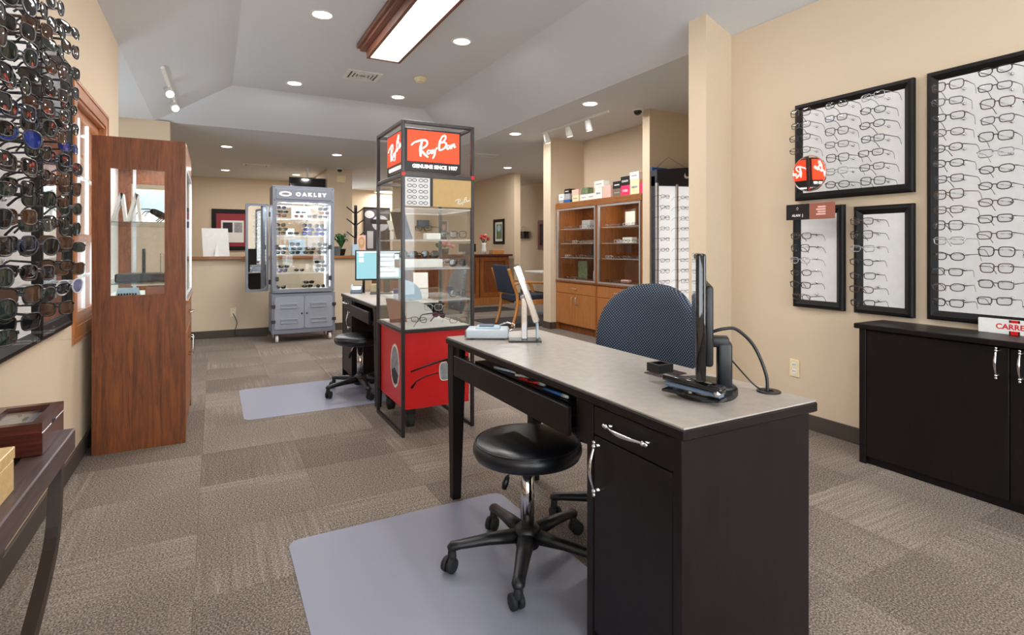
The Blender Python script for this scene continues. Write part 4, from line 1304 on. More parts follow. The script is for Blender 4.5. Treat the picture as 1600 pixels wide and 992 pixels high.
for r_ in range(5):
    for c_ in range(2):
        cx_, cz_ = RX0 + PS + 0.045 + c_ * 0.075, 1.482 + r_ * 0.036
        m = MB()
        for s in (-1, 1):
            m.ring(ellipse(cx_ + s * 0.016, cz_, 0.0155, 0.011, 12), ellipse(cx_ + s * 0.016, cz_, 0.012, 0.0075, 12), RY0 - 0.0002, RY0 + 0.001, 'y')
        m.build('printed_glasses', 'ink', ps)
script_logo(ps, lambda a, b, h: (RX1 - PS - 0.125 + a, RY0 + 0.004 - h, 1.468 + b), 0.125, 0.07, 'paper', 0.001, 'small_script')
# red base box with print
bx = MB().box(RX0 + 0.026, RY0 + 0.026, 0.165, RX1 - 0.03, RY1 - 0.03, 0.652).build('red_base', 'red', t)
yy = RY0 + 0.0255
m = MB().tube([(1.10, yy, 0.405), (1.20, yy, 0.432), (1.30, yy, 0.455), (1.36, yy, 0.462)], [0.006, 0.007, 0.008, 0.009], 4).tube([(1.105, yy, 0.30), (1.14, yy, 0.342), (1.20, yy, 0.367), (1.29, yy, 0.38)], [0.010, 0.005, 0.004, 0.004], 4)
m.build('printed_temple', 'ink', bx)
for cxx in (1.335, 1.435):
    lp = [(cxx + x * 1.35, 0.385 + z * 2.7) for x, z in rim_outline('square', 20)]
    MB().ring([(cxx + x * 1.55, 0.385 + z * 2.95) for x, z in rim_outline('square', 20)], lp, yy - 0.003, yy, 'y').build('printed_rim', 'paper', bx)
    MB().prism(lp, yy - 0.0022, yy, 'y').build('printed_lens', 'printgrey', bx)
MB().prism([(1.34, 0.46), (1.50, 0.47), (1.50, 0.44), (1.35, 0.435)], yy - 0.004, yy - 0.001, 'y').build('printed_bar', 'ink', bx)
xx = RX0 + 0.0255
MB().prism(ellipse(3.60, 0.41, 0.10, 0.145, 28), xx - 0.002, xx, 'x').build('printed_halo', 'paper', bx)
MB().prism(ellipse(3.60, 0.41, 0.084, 0.128, 28), xx - 0.003, xx - 0.001, 'x').build('printed_face', 'printgrey', bx)
MB().prism([(3.52, 0.36), (3.60, 0.40), (3.67, 0.37), (3.665, 0.33), (3.62, 0.29), (3.55, 0.30)], xx - 0.004, xx - 0.002, 'x').build('printed_shadow', 'printdark', bx)
for (x, y) in ((RX0 + 0.08, RY0 + 0.09), (RX1 - 0.08, RY0 + 0.09), (RX0 + 0.08, RY1 - 0.09), (RX1 - 0.08, RY1 - 0.09)):
    cs = MB().cyl((x - 0.02, y, 0.085), (x + 0.02, y, 0.085), 0.05, n=14).rbox(x - 0.03, y - 0.03, 0.12, x + 0.03, y + 0.03, 0.165, 0.004).build('block_foot', 'rubber', t)

# stock on the tower shelves
def acr(x, y, z, w, d, h, label, mat='paper'):
    z += 0.001
    return solo('display_block', MB().rbox(x - w / 2, y - d / 2, z, x + w / 2, y + d / 2, z + h, 0.003), mat, label, 'display block')


acr(1.29, 3.52, 1.25, 0.10, 0.07, 0.042, 'white block on the top shelf of the glass tower')
acr(1.21, 3.56, 1.063, 0.30, 0.12, 0.055, 'long white riser on the second shelf of the glass tower')
acr(1.285, 3.55, 0.857, 0.16, 0.12, 0.065, 'clear printed block on the third shelf of the glass tower', 'acrylic')
solo('dark_plaque', MB().add([(1.075, 3.62, 1.251), (1.175, 3.58, 1.251), (1.145, 3.66, 1.44), (1.055, 3.70, 1.44), (1.079, 3.628, 1.251), (1.179, 3.588, 1.251), (1.149, 3.668, 1.44), (1.059, 3.708, 1.44)],
                             [(0, 1, 2, 3), (4, 5, 6, 7), (0, 1, 5, 4), (1, 2, 6, 5), (2, 3, 7, 6), (3, 0, 4, 7)]), 'printdark', 'dark leaning plaque on the top shelf of the tower', 'plaque')
arc = [(0.13 * math.cos(R(a)), 0.13 * math.sin(R(a))) for a in range(0, 91, 9)]
solo('curved_display', MB().prism([(1.07 + a, 0.858 + b) for a, b in arc] + [(1.07, 0.858)], 3.46, 3.56, 'y'), 'lightblue', 'pale blue quarter round display on the third tower shelf', 'display block')
solo('arched_display', MB().prism([(1.20 + a * 1.6, 0.678 + b * 1.1) for a, b in arc] + [(1.20, 0.678)], 3.79, 3.83, 'y'), 'paper', 'beige arched display standing on the tower floor', 'display block')
solo('fan_display', MB().prism([(1.045 + 0.05, 1.32)] + [(1.095 + 0.05 * math.cos(R(a)), 1.30 + 0.09 * math.sin(R(a))) for a in range(20, 111, 15)], 3.86, 3.868, 'y').rbox(1.10, 3.855, 1.251, 1.125, 3.875, 1.31, 0.002), 'paper', 'white fan shaped display at the back of the top tower shelf', 'display block')
solo('red_tag', MB().rbox(1.17, 3.86, 1.251, 1.21, 3.866, 1.335, 0.001), 'red', 'small red tag on the top shelf of the tower', 'tag')
solo('photo_card', MB().add([(1.07, 3.75, 0.678), (1.18, 3.72, 0.678), (1.16, 3.78, 0.84), (1.055, 3.81, 0.84), (1.07, 3.756, 0.678), (1.18, 3.726, 0.678), (1.16, 3.786, 0.84), (1.055, 3.816, 0.84)],
                            [(0, 1, 2, 3), (4, 5, 6, 7), (0, 1, 5, 4), (1, 2, 6, 5), (2, 3, 7, 6), (3, 0, 4, 7)]), 'rust', 'brown photo card on the floor of the tower', 'card')
for x, y, z, rz, sh, fr, ln, sun, l in (
        (1.22, 3.50, 1.325, -0.9, 'rect', 'black', 'clear', 0, 'black eyeglasses perched above the white block in the tower'),
        (1.435, 3.41, 1.285, 0.05, 'square', 'black', 'clear', 0, 'black eyeglasses at the front of the top tower shelf'),
        (1.435, 3.575, 1.285, 0.05, 'square', 'gun', 'clear', 0, 'gunmetal eyeglasses second on the top tower shelf'),
        (1.435, 3.74, 1.285, 0.05, 'rect', 'black', 'clear', 0, 'black eyeglasses at the back of the top tower shelf'),
        (1.135, 3.54, 1.15, 0.0, 'square', 'black', 'green', 1, 'dark sunglasses on the long white riser, window side'),
        (1.285, 3.54, 1.15, 0.0, 'aviator', 'black', 'smoke', 1, 'dark sunglasses on the long white riser, inner side'),
        (1.44, 3.42, 1.095, 0.0, 'aviator', 'gun', 'smoke', 1, 'metal sunglasses right of the long white riser'),
        (1.44, 3.70, 1.095, 0.0, 'rect', 'clear', 'clear', 0, 'clear eyeglasses at the end of the second tower shelf'),
        (1.445, 3.44, 0.889, 0.0, 'round', 'navy', 'clear', 0, 'navy wire eyeglasses on the third tower shelf'),
        (1.21, 3.55, 0.712, 2.2, 'rect', 'gun', 'clear', 0, 'grey eyeglasses lying at the front of the tower floor'),
        (1.42, 3.73, 0.712, 2.0, 'oval', 'plum', 'rose', 1, 'red rimmed glasses lying on the tower floor'),
        (1.33, 3.60, 0.785, -0.5, 'square', 'clear', 'clear', 0, 'white framed glasses on top of the arched display'),
        (1.44, 3.42, 0.710, 0.0, 'rect', 'gold', 'clear', 0, 'gold eyeglasses at the back of the tower floor')):
    put_glasses(sh, fr, ln, bool(sun), (x, y, z), (0.0, 0, rz), l, 'eyewear in the glass tower')

# ------------------------------------------------------------------ desks
def desk(label, X0, X1, Y0, Y1, ped_near, group):
    """desk whose long front looks to -x; pedestal at the near (low y) or far end."""
    t = thing('desk', label, 'desk', ((X0 + X1) / 2, (Y0 + Y1) / 2, 0), 0, group)
    MB().rbox(X0, Y0, 0.735, X1, Y1, 0.763, 0.004).build('desktop_edge', 'espresso', t)
    MB().box(X0 + 0.004, Y0 + 0.004, 0.763, X1 - 0.004, Y1 - 0.004, 0.767).build('desktop', 'laminate', t)
    pa, pb = (Y0 + 0.015, Y0 + 0.40) if ped_near else (Y1 - 0.42, Y1 - 0.015)
    MB().box(X0 + 0.03, pa, 0.0, X1 - 0.02, pa + 0.022, 0.735).build('side_panel', 'espresso', t)
    MB().box(X0 + 0.03, pb - 0.022, 0.0, X1 - 0.02, pb, 0.735).build('side_panel', 'espresso', t)
    MB().box(X1 - 0.045, pa + 0.022, 0.0, X1 - 0.025, pb - 0.022, 0.735).build('back_panel', 'espresso', t)
    MB().box(X0 + 0.06, pa + 0.022, 0.0, X0 + 0.075, pb - 0.022, 0.07).build('toe_kick', 'espresso', t)
    for y in (pa, pb - 0.03):
        MB().rbox(X0 + 0.008, y, 0.0, X0 + 0.032, y + 0.03, 0.735, 0.002).build('stile', 'espresso', t)
    d = MB().rbox(X0 + 0.010, pa + 0.033, 0.645, X0 + 0.030, pb - 0.033, 0.731, 0.002).build('drawer', 'espresso', t)
    ym = (pa + pb) / 2
    bow_pull(d, (X0 + 0.010, ym - 0.075, 0.693), (X0 + 0.010, ym + 0.075, 0.693), (-1, 0, 0))
    d = MB().rbox(X0 + 0.010, pa + 0.033, 0.06, X0 + 0.030, pb - 0.033, 0.641, 0.002).build('cabinet_door', 'espresso', t)
    yh = pb - 0.06 if ped_near else pa + 0.06
    bow_pull(d, (X0 + 0.010, yh, 0.49), (X0 + 0.010, yh, 0.62), (-1, 0, 0))
    la, lb_ = (Y1 - 0.075, Y1 - 0.01) if ped_near else (Y0 + 0.01, Y0 + 0.075)
    for x in (X0 + 0.008, X1 - 0.073):
        m = MB()
        lo, hi = (la + lb_) / 2, 0.032
        xs = x + 0.032
        A = [(xs - hi, lo - hi, 0.735), (xs + hi, lo - hi, 0.735), (xs + hi, lo + hi, 0.735), (xs - hi, lo + hi, 0.735)]
        Bq = [(xs - hi, lo - hi, 0.60), (xs + hi, lo - hi, 0.60), (xs + hi, lo + hi, 0.60), (xs - hi, lo + hi, 0.60)]
        q = 0.02
        C = [(xs - q - 0.006, lo - q, 0), (xs + q - 0.006, lo - q, 0), (xs + q - 0.006, lo + q, 0), (xs - q - 0.006, lo + q, 0)]
        V = C + Bq + A
        F = [(0, 3, 2, 1), (8, 9, 10, 11)]
        for b in (0, 4):
            F += [(b + i, b + (i + 1) % 4, b + 4 + (i + 1) % 4, b + 4 + i) for i in range(4)]
        m.add(V, F).build('leg', 'espresso', t)
    ka, kb = (pb, la) if ped_near else (lb_, pa)
    MB().rbox(X0 + 0.018, ka, 0.60, X0 + 0.03, ka + 0.07, 0.735, 0.002).build('apron_end', 'espresso', t)
    MB().rbox(X0 + 0.018, kb - 0.05, 0.60, X0 + 0.03, kb, 0.735, 0.002).build('apron_end', 'espresso', t)
    MB().rbox(X1 - 0.05, ka, 0.60, X1 - 0.03, kb, 0.735, 0.002).build('rear_apron', 'espresso', t)
    dr = MB().rbox(X0 - 0.012, ka + 0.075, 0.607, X0 + 0.006, kb - 0.055, 0.70, 0.003).build('pencil_drawer', 'espresso', t)
    MB().box(X0 + 0.006, ka + 0.08, 0.62, X0 + 0.3, kb - 0.06, 0.63).build('drawer_tray', 'ink', dr)
    return t, (ka, kb)


desk('dark wood desk with beige top in the foreground', 0.982, 1.50, 0.956, 2.492, True, 'dark wood desks')
desk('smaller looking dark wood desk behind the glass tower', 1.05, 1.60, 4.08, 5.33, False, 'dark wood desks')
for k, (y, z, mt, L, a) in enumerate(((1.96, 0.706, 'lightblue', 0.13, 0.25), (1.80, 0.709, 'paper', 0.12, 0.5), (1.74, 0.707, 'red', 0.14, 0.2), (1.70, 0.711, 'black', 0.12, 0.35), (1.57, 0.706, 'bluebox', 0.13, 0.1))):
    dx = math.sin(a) * L / 2
    dy = math.cos(a) * L / 2
    p = thing('pen', '%s pen in the open pencil drawer of the foreground desk' % ['pale blue', 'white', 'red', 'black', 'dark blue'][k], 'pen', (1.02, y, z - 0.006), 0, 'pens in the pencil drawer')
    x = 1.012 + 0.006 * (k % 2) + dx
    MB().cyl((x - dx, y + dy, z), (x + dx * 0.5, y - dy * 0.5, z), 0.0055, n=8).build('barrel', mt, p)
    MB().tube([(x + dx * 0.5, y - dy * 0.5, z), (x + dx, y - dy, z)], [0.006, 0.0055], 8).build('cap', 'device' if k != 3 else 'black', p)
solo('pen_tray', MB().box(1.005, 1.45, 0.66, 1.10, 2.2, 0.70), 'ink', 'black tray insert inside the pencil drawer', 'tray')

# ------------------------------------------------------------------ chairs and stools
def star_base(t, r=0.29, h=0.10, a0=R(90), caster='rubber'):
    m = MB()
    m.lathe([(0.045, h - 0.035), (0.05, h), (0.05, h + 0.03), (0.035, h + 0.045)], (0, 0), 16)
    for k in range(5):
        a = a0 + 2 * PI * k / 5
        c_, s_ = math.cos(a), math.sin(a)
        m.tube([(0.03 * c_, 0.03 * s_, h + 0.005), (0.15 * c_, 0.15 * s_, h + 0.002), ((r - 0.03) * c_, (r - 0.03) * s_, h - 0.008), (r * c_, r * s_, h - 0.012), ((r + 0.014) * c_, (r + 0.014) * s_, h - 0.02)],
               [0.036, 0.028, 0.022, 0.024, 0.014], 8, sq=(0.72, 1.0), up=(0, 0, 1))
    m.build('star_base', 'black', t, local=True)
    for k in range(5):
        a = a0 + 2 * PI * k / 5
        x, y = r * math.cos(a), r * math.sin(a)
        b = a + [0.6, -0.8, 2.2, 0.3, -2.0][k]
        ax = Vector((math.cos(b), math.sin(b), 0))
        p = Vector((x, y, 0.027)) + Vector((-ax.y, ax.x, 0)) * 0.014
        cs = MB().tube([p - ax * 0.023, p - ax * 0.020, p - ax * 0.006, p - ax * 0.004], [0.02, 0.027, 0.027, 0.022], 14).tube([p + ax * 0.004, p + ax * 0.006, p + ax * 0.020, p + ax * 0.023], [0.022, 0.027, 0.027, 0.02], 14)
        cs.tube([(x, y, h - 0.02), (x, y, 0.05), (p.x, p.y, 0.035)], [0.014, 0.017, 0.014], 8)
        cs.build('caster', caster, t, local=True)


def stool(label, loc, a0):
    t = thing('rolling_stool', label, 'stool', loc, 0, 'black rolling stools')
    seat = MB().lathe([(0.12, 0.402), (0.18, 0.402), (0.198, 0.410), (0.207, 0.43), (0.206, 0.446), (0.199, 0.459), (0.193, 0.463), (0.188, 0.468), (0.15, 0.475), (0.08, 0.478), (0.02, 0.479)], n=48).build('seat', 'vinyl', t, local=True)
    MB().tube([(0.1955 * math.cos(2 * PI * k / 48), 0.1955 * math.sin(2 * PI * k / 48), 0.4625) for k in range(48)], 0.003, 6, closed=True).build('piping', 'vinyl', seat, local=True)
    MB().lathe([(0.09, 0.388), (0.10, 0.402), (0.05, 0.403)], n=24).build('seat_plate', 'black', t, local=True)
    MB().lathe([(0.026, 0.12), (0.026, 0.37)], n=20).build('gas_column', 'chrome', t, local=True)
    MB().lathe([(0.029, 0.365), (0.031, 0.372), (0.031, 0.392)], n=20).build('collar', 'black', t, local=True)
    lv = MB().tube([(-0.03, 0.02, 0.39), (-0.055, 0.03, 0.36), (-0.07, 0.035, 0.315)], 0.005, 8).build('lever', 'chrome', t, local=True)
    MB().tube([(-0.067, 0.034, 0.325), (-0.075, 0.037, 0.30), (-0.08, 0.039, 0.28)], [0.009, 0.013, 0.01], 8).build('grip', 'black', lv, local=True)
    star_base(t, 0.285, 0.10, a0)
    return t


stool('black round rolling stool in front of the foreground desk', (1.045, 1.81, 0.0045), R(90))
stool('black round rolling stool tucked under the desk behind the tower', (1.06, 4.60, 0.0045), R(54))


def shell(w, h, d, curve, tilt, n=26, top=0.62):
    """upholstered back: rounded-top pad, width w, height h, thickness d, curved about the sitter; looks to -x."""
    m = MB()
    ny, nz = n, n
    def half(z):
        u = z / h
        if u > 1 - top:
            q = (u - (1 - top)) / top
            return w / 2 * max(0.0, 1 - q ** 2.8) ** 0.45 if q < 1 else 0
        q = (1 - top - u) / (1 - top)
        return w / 2 * (1 - 0.16 * q ** 2)
    for side in (0, 1):
        vs = []
        for j in range(nz + 1):
            z = h * math.sin(PI / 2 * j / nz) * 0.9995
            hw = max(half(z), 0.02)
            for i in range(ny + 1):
                s = -1 + 2 * i / ny
                y = s * hw
                edge = max(abs(s) ** 6, abs(2 * z / h - 1) ** 10)
                x = -curve * (y / (w / 2)) ** 2 + tilt * z
                x += (-1 if side == 0 else 1) * d / 2 * (1 - 0.75 * edge)
                vs.append((x, y, z))
        fs = []
        for j in range(nz):
            for i in range(ny):
                a = j * (ny + 1) + i
                fs.append((a, a + 1, a + ny + 2, a + ny + 1))
        m.add(vs, fs, True)
    N = (ny + 1) * (nz + 1)
    rim = [i for i in range(ny + 1)] + [(j * (ny + 1) + ny) for j in range(1, nz + 1)] + [nz * (ny + 1) + i for i in range(ny - 1, -1, -1)] + [j * (ny + 1) for j in range(nz - 1, 0, -1)]
    m.f += [(rim[k], rim[(k + 1) % len(rim)], N + rim[(k + 1) % len(rim)], N + rim[k]) for k in range(len(rim))]
    m.sm += [True] * len(rim)
    return m


def office_chair(label, loc, rz, zb=0.56, h=0.47, w=0.53):
    t = thing('office_chair', label, 'chair', loc, rz, 'blue dotted office chairs')
    b = shell(w, h, 0.06, 0.07, 0.10)
    b.v = [(x + 0.22, y, z + zb) for x, y, z in b.v]
    b.build('backrest', 'dots', t, local=True)
    b = MB()
    pts = [(0.255 * math.copysign(abs(math.cos(a)) ** 0.6, math.cos(a)), 0.25 * math.copysign(abs(math.sin(a)) ** 0.6, math.sin(a))) for a in [2 * PI * k / 36 for k in range(36)]]
    rings = [(0.9, 0.405), (0.985, 0.415), (1.0, 0.44), (0.975, 0.465), (0.86, 0.482), (0.45, 0.486)]
    vs = [(x * s, y * s, z) for s, z in rings for x, y in pts]
    fs = [(i * 36 + k, i * 36 + (k + 1) % 36, (i + 1) * 36 + (k + 1) % 36, (i + 1) * 36 + k) for i in range(5) for k in range(36)] + [tuple(range(35, -1, -1)), tuple(180 + k for k in range(36))]
    b.add(vs, fs, True).build('seat', 'dotseat', t, local=True)
    MB().rbox(-0.12, -0.12, 0.37, 0.14, 0.12, 0.405, 0.01).build('mechanism', 'black', t, local=True)
    MB().tube([(0.1, 0, 0.385), (0.24, 0, 0.39), (0.305, 0, 0.45), (0.315, 0, 0.60), (0.305, 0, 0.72)], 0.028, 4, sq=(0.35, 1.2), smooth=False, up=(1, 0, 0)).build('back_bar', 'black', t, local=True)
    MB().lathe([(0.03, 0.11), (0.03, 0.37)], n=16).build('gas_column', 'black', t, local=True)
    star_base(t, 0.29, 0.105, R(125))
    return t


office_chair('blue dotted office chair with rounded back behind the foreground desk', (1.545, 1.87, 0), R(14))
office_chair('blue dotted office chair seen through the glass tower', (1.94, 5.12, 0), R(-8))

t = thing('armchair', 'honey oak armchair with navy upholstery near the reception counter', 'chair', (4.22, 7.47, 0), 0)
for y in (7.21, 7.74):
    MB().tube(smooth2([(3.90, y, 0), (3.97, y, 0.22), (3.99, y, 0.45), (3.93, y, 0.62), (3.84, y, 0.88)]), 0.026, 6, sq=(1, 0.8)).build('rear_leg', 'honey', t)
    MB().tube(smooth2([(4.60, y, 0), (4.57, y, 0.25), (4.57, y, 0.48), (4.50, y, 0.64)]), 0.026, 6, sq=(1, 0.8)).build('front_leg', 'honey', t)
    MB().tube(smooth2([(3.93, y, 0.64), (4.1, y, 0.665), (4.3, y, 0.66), (4.52, y, 0.645)]), 0.026, 6, sq=(0.7, 1.1)).build('armrest', 'honey', t)
    MB().rbox(3.97, y - 0.012, 0.33, 4.57, y + 0.012, 0.40, 0.004).build('side_rail', 'honey', t)
MB().rbox(3.97, 7.23, 0.38, 4.56, 7.72, 0.47, 0.03, 3).build('seat', 'navy', t)
b = MB().rbox(-0.03, 0, 0, 0.03, 0.49, 0.43, 0.025, 3)
b.v = [(3.945 + x - 0.25 * z, 7.23 + y, 0.50 + z) for x, y, z in b.v]
b.build('backrest', 'navy', t)
MB().rbox(4.55, 7.23, 0.33, 4.575, 7.72, 0.40, 0.004).build('front_rail', 'honey', t)

# chair mats
def mat_(label, poly):
    xs, ys = [p[0] for p in poly], [p[1] for p in poly]
    solo('chair_mat', MB().prism(poly, 0.0005, 0.004, 'z'), 'mat', label, 'floor mat', 'translucent chair mats', origin=((min(xs) + max(xs)) / 2, (min(ys) + max(ys)) / 2, 0))


def corner(cx, cy, r, a0):
    return [(cx + r * math.cos(R(a0 + 18 * k)), cy + r * math.sin(R(a0 + 18 * k))) for k in range(6)]


mat_('grey vinyl chair mat under the foreground stool', corner(0.312, 1.20, 0.05, 180) + [(0.975, 1.15), (0.975, 1.366)] + [(1.225, 1.366)] + corner(1.175, 2.35, 0.05, 0) + corner(0.312, 2.35, 0.05, 90))
mat_('smaller grey vinyl chair mat under the stool behind the tower', corner(0.23, 4.265, 0.05, 180) + [(1.30, 4.215), (1.30, 4.90), (1.045, 4.90), (1.045, 5.14)] + corner(0.23, 5.09, 0.05, 90))
solo('floor_mat', MB().rbox(3.72, 7.15, 0.0, 5.1, 8.3, 0.008, 0.003), 'rubber', 'black floor mat beneath the oak armchair', 'floor mat')
solo('floor_mat', MB().rbox(4.1, 9.2, 0.0, 5.1, 9.9, 0.008, 0.003), 'rubber', 'black floor mat in front of the reception counter', 'floor mat')

# ------------------------------------------------------------------ on the foreground desk
DZ = 0.767
# frame warmer / measuring device
t = thing('lens_meter', 'pale grey handheld optical device on the far end of the desk', 'device', (1.15, 2.37, DZ), R(-30))
MB().rbox(-0.10, -0.065, 0.004, 0.10, 0.065, 0.048, 0.012, 3).build('body', 'device', t, local=True)
MB().rbox(-0.055, -0.05, 0.044, 0.06, 0.05, 0.056, 0.005, 2).build('keypad', 'lightblue', t, local=True)
MB().rbox(-0.04, -0.03, 0.055, 0.03, 0.03, 0.062, 0.003).build('display', 'devdark', t, local=True)
MB().rbox(-0.106, -0.05, 0.008, -0.09, 0.05, 0.04, 0.006, 2).build('bumper', 'devdark', t, local=True)
MB().tube([(0.05, 0.03, 0.055), (0.09, 0.035, 0.068), (0.13, 0.02, 0.06), (0.125, -0.03, 0.045), (0.10, -0.045, 0.04)], 0.004, 6).build('cord', 'chrome', t, local=True)
for x in (-0.07, 0.07):
    MB().box(x - 0.012, -0.05, 0, x + 0.012, 0.05, 0.005).build('foot', 'rubber', t, local=True)
# table mirror seen edge-on
t = thing('table_mirror', 'chrome tilting table mirror on a square base, seen edge-on', 'mirror', (1.262, 2.21, DZ), R(-28))
MB().rbox(-0.075, -0.05, 0, 0.075, 0.05, 0.008, 0.002).build('base_plate', 'steel', t, local=True)
MB().rbox(-0.016, -0.014, 0.008, 0.012, 0.014, 0.20, 0.003).build('post', 'chrome', t, local=True)
a = R(20)
def tl(x, y, z):
    return (x * math.cos(a) + z * math.sin(a) * -1, y, 0.20 + z * math.cos(a) + x * math.sin(a) * 1)
m = MB().rbox(-0.014, -0.095, -0.115, 0.014, 0.095, 0.155, 0.004)
m.v = [tl(x + 0.012, y, z) for x, y, z in m.v]
fr_ = m.build('mirror_frame', 'chrome', t, local=True)
m = MB().box(0.0142, -0.088, -0.108, 0.0152, 0.088, 0.148)
m.v = [tl(x + 0.012, y, z) for x, y, z in m.v]
m.build('mirror_face', 'mirror', fr_, local=True)
MB().cyl((-0.02, 0, 0.20), (0.02, 0, 0.20), 0.012, n=12).build('hinge', 'chrome', t, local=True)
MB().rbox(0.052, -0.03, 0.015, 0.062, 0.03, 0.085, 0.002).build('tag_plate', 'lightblue', t, local=True)

# monitor turned edge-on
t = thing('monitor', 'black computer monitor seen edge-on at the near end of the desk', 'monitor', (1.305, 1.19, DZ), R(45))
# local x runs along the screen, local +y is the way the screen looks
MB().prism(ellipse(0, 0, 0.145, 0.095, 40), 0.0, 0.012, 'z').build('base', 'black', t, local=True)
MB().lathe([(0.05, 0.012), (0.042, 0.02), (0.03, 0.024)], (0, -0.045), 20).build('neck_foot', 'black', t, local=True)
MB().rbox(-0.03, -0.078, 0.015, 0.03, -0.036, 0.15, 0.008, 2).build('stand_neck', 'black', t, local=True)
MB().rbox(-0.028, -0.07, 0.135, 0.028, -0.005, 0.165, 0.006, 2).build('mount', 'black', t, local=True)
sc = MB().rbox(-0.205, 0.004, 0.070, 0.205, 0.03, 0.415, 0.005, 2).build('screen_bezel', 'gloss', t, local=True)
MB().box(-0.19, 0.029, 0.075, 0.19, 0.0306, 0.40).build('screen', 'gloss', sc, local=True)
MB().rbox(-0.15, -0.018, 0.10, 0.15, 0.006, 0.325, 0.008, 2).build('rear_housing', 'black', t, local=True)
solo('cable', MB().tube(smooth2([(1.3225, 1.1725, 0.945), (1.345, 1.15, 0.955), (1.39, 1.14, 0.95), (1.44, 1.12, 0.90), (1.455, 1.09, 0.82), (1.455, 1.085, 0.765)]), 0.005, 8), 'black', 'thick black cable from the monitor to the desk grommet', 'cable', origin=(1.455, 1.085, 0.767))
solo('cable', MB().tube(smooth2([(1.3655, 1.2145, 0.92), (1.39, 1.18, 0.87), (1.41, 1.11, 0.80), (1.44, 1.10, 0.775), (1.453, 1.094, 0.768)]), 0.0025, 6), 'black', 'thin black cable from the monitor to the desk grommet', 'cable', origin=(1.453, 1.094, 0.767))
t = thing('cable_grommet', 'round black cable grommet in the desktop', 'grommet', (1.458, 1.083, DZ))
MB().ring(ellipse(1.458, 1.083, 0.034, 0.034, 24), ellipse(1.458, 1.083, 0.014, 0.014, 24), DZ, DZ + 0.004, 'z').build('ring', 'black', t)
MB().prism(ellipse(1.458, 1.083, 0.014, 0.014, 24), DZ, DZ + 0.001, 'z').build('hole', 'ink', t)
# stapler, pen block
t = thing('stapler', 'black stapler lying across the monitor base', 'stapler', (1.19, 1.125, DZ + 0.013), R(-74))
MB().rbox(-0.09, -0.02, 0, 0.09, 0.02, 0.008, 0.003).build('base', 'gloss', t, local=True)
m = MB().rbox(-0.085, -0.013, 0.0, 0.085, 0.013, 0.012, 0.003)
m.v = [(x, y, z + 0.009 + (0.085 - x) * 0.05) for x, y, z in m.v]
m.build('magazine', 'devdark', t, local=True)
m = MB().rbox(-0.09, -0.018, 0.0, 0.09, 0.018, 0.018, 0.006, 2)
m.v = [(x, y, z + 0.022 + (0.09 - x) * 0.06) for x, y, z in m.v]
m.build('arm', 'gloss', t, local=True)
MB().cyl((0.078, -0.021, 0.022), (0.078, 0.021, 0.022), 0.008, n=10).build('pivot', 'chrome', t, local=True)
t = thing('card_holder', 'small clear and black acrylic cube beside the monitor', 'holder', (1.255, 1.325, DZ))
MB().rbox(1.228, 1.30, DZ, 1.282, 1.35, DZ + 0.035, 0.002).build('acrylic_foot', 'acrylic', t)
MB().ring(rect(1.225, 1.297, 1.285, 1.353), rect(1.235, 1.307, 1.275, 1.343), DZ + 0.035, DZ + 0.062, 'z').build('black_tray', 'black', t)
solo('note_pad', MB().rbox(1.30, 1.37, DZ, 1.42, 1.45, DZ + 0.003, 0.001), 'lacquer', 'flat brown note pad behind the monitor', 'note pad')

# ------------------------------------------------------------------ black credenza
KX0, KX1, KY0, KY1, KZ = 3.172, 3.445, 0.30, 1.785, 0.775
t = thing('credenza', 'black wooden credenza with chrome pulls against the right wall', 'cabinet', ((KX0 + KX1) / 2, (KY0 + KY1) / 2, 0))
MB().rbox(KX0 - 0.02, KY0 - 0.02, KZ - 0.028, KX1, KY1 + 0.02, KZ, 0.004).build('top', 'espresso', t)
MB().box(KX0 + 0.022, KY0, 0.0, KX1, KY1, KZ - 0.028).build('body', 'espresso', t)
MB().rbox(KX0, KY1 - 0.035, 0, KX0 + 0.03, KY1, KZ - 0.03, 0.002).build('end_stile', 'espresso', t)
for ya, yb, yh in ((1.125, KY1 - 0.037, 1.165), (0.50, 1.121, 1.08)):
    d = MB().rbox(KX0 + 0.002, ya, 0.045, KX0 + 0.021, yb, KZ - 0.035, 0.002).build('cabinet_door', 'espresso', t)
    bow_pull(d, (KX0 + 0.002, yh, 0.61), (KX0 + 0.002, yh, 0.725), (-1, 0, 0))
MB().rbox(KX0, KY0, 0, KX0 + 0.025, 0.495, KZ - 0.03, 0.002).build('end_stile', 'espresso', t)
t = thing('brand_block', 'white sign block with red lettering on the credenza', 'sign', (3.40, 1.2, KZ))
MB().rbox(3.39, 1.02, KZ, 3.405, 1.325, KZ + 0.072, 0.002).build('block', 'paper', t)
text('lettering', 'CARRERA', 0.036, (3.3895, 1.175, KZ + 0.036), '-x', 'red', t, bold=0.0006)
for z0, z1 in ((KZ + 0.001, KZ + 0.018), (KZ + 0.058, KZ + 0.071)):
    MB().box(3.3885, 1.165, z0, 3.3895, 1.195, z1).build('red_band', 'red', t)
    for y in (1.16, 1.195):
        MB().box(3.3885, y, z0, 3.3895, y + 0.006, z1).build('dark_band', 'ink', t)

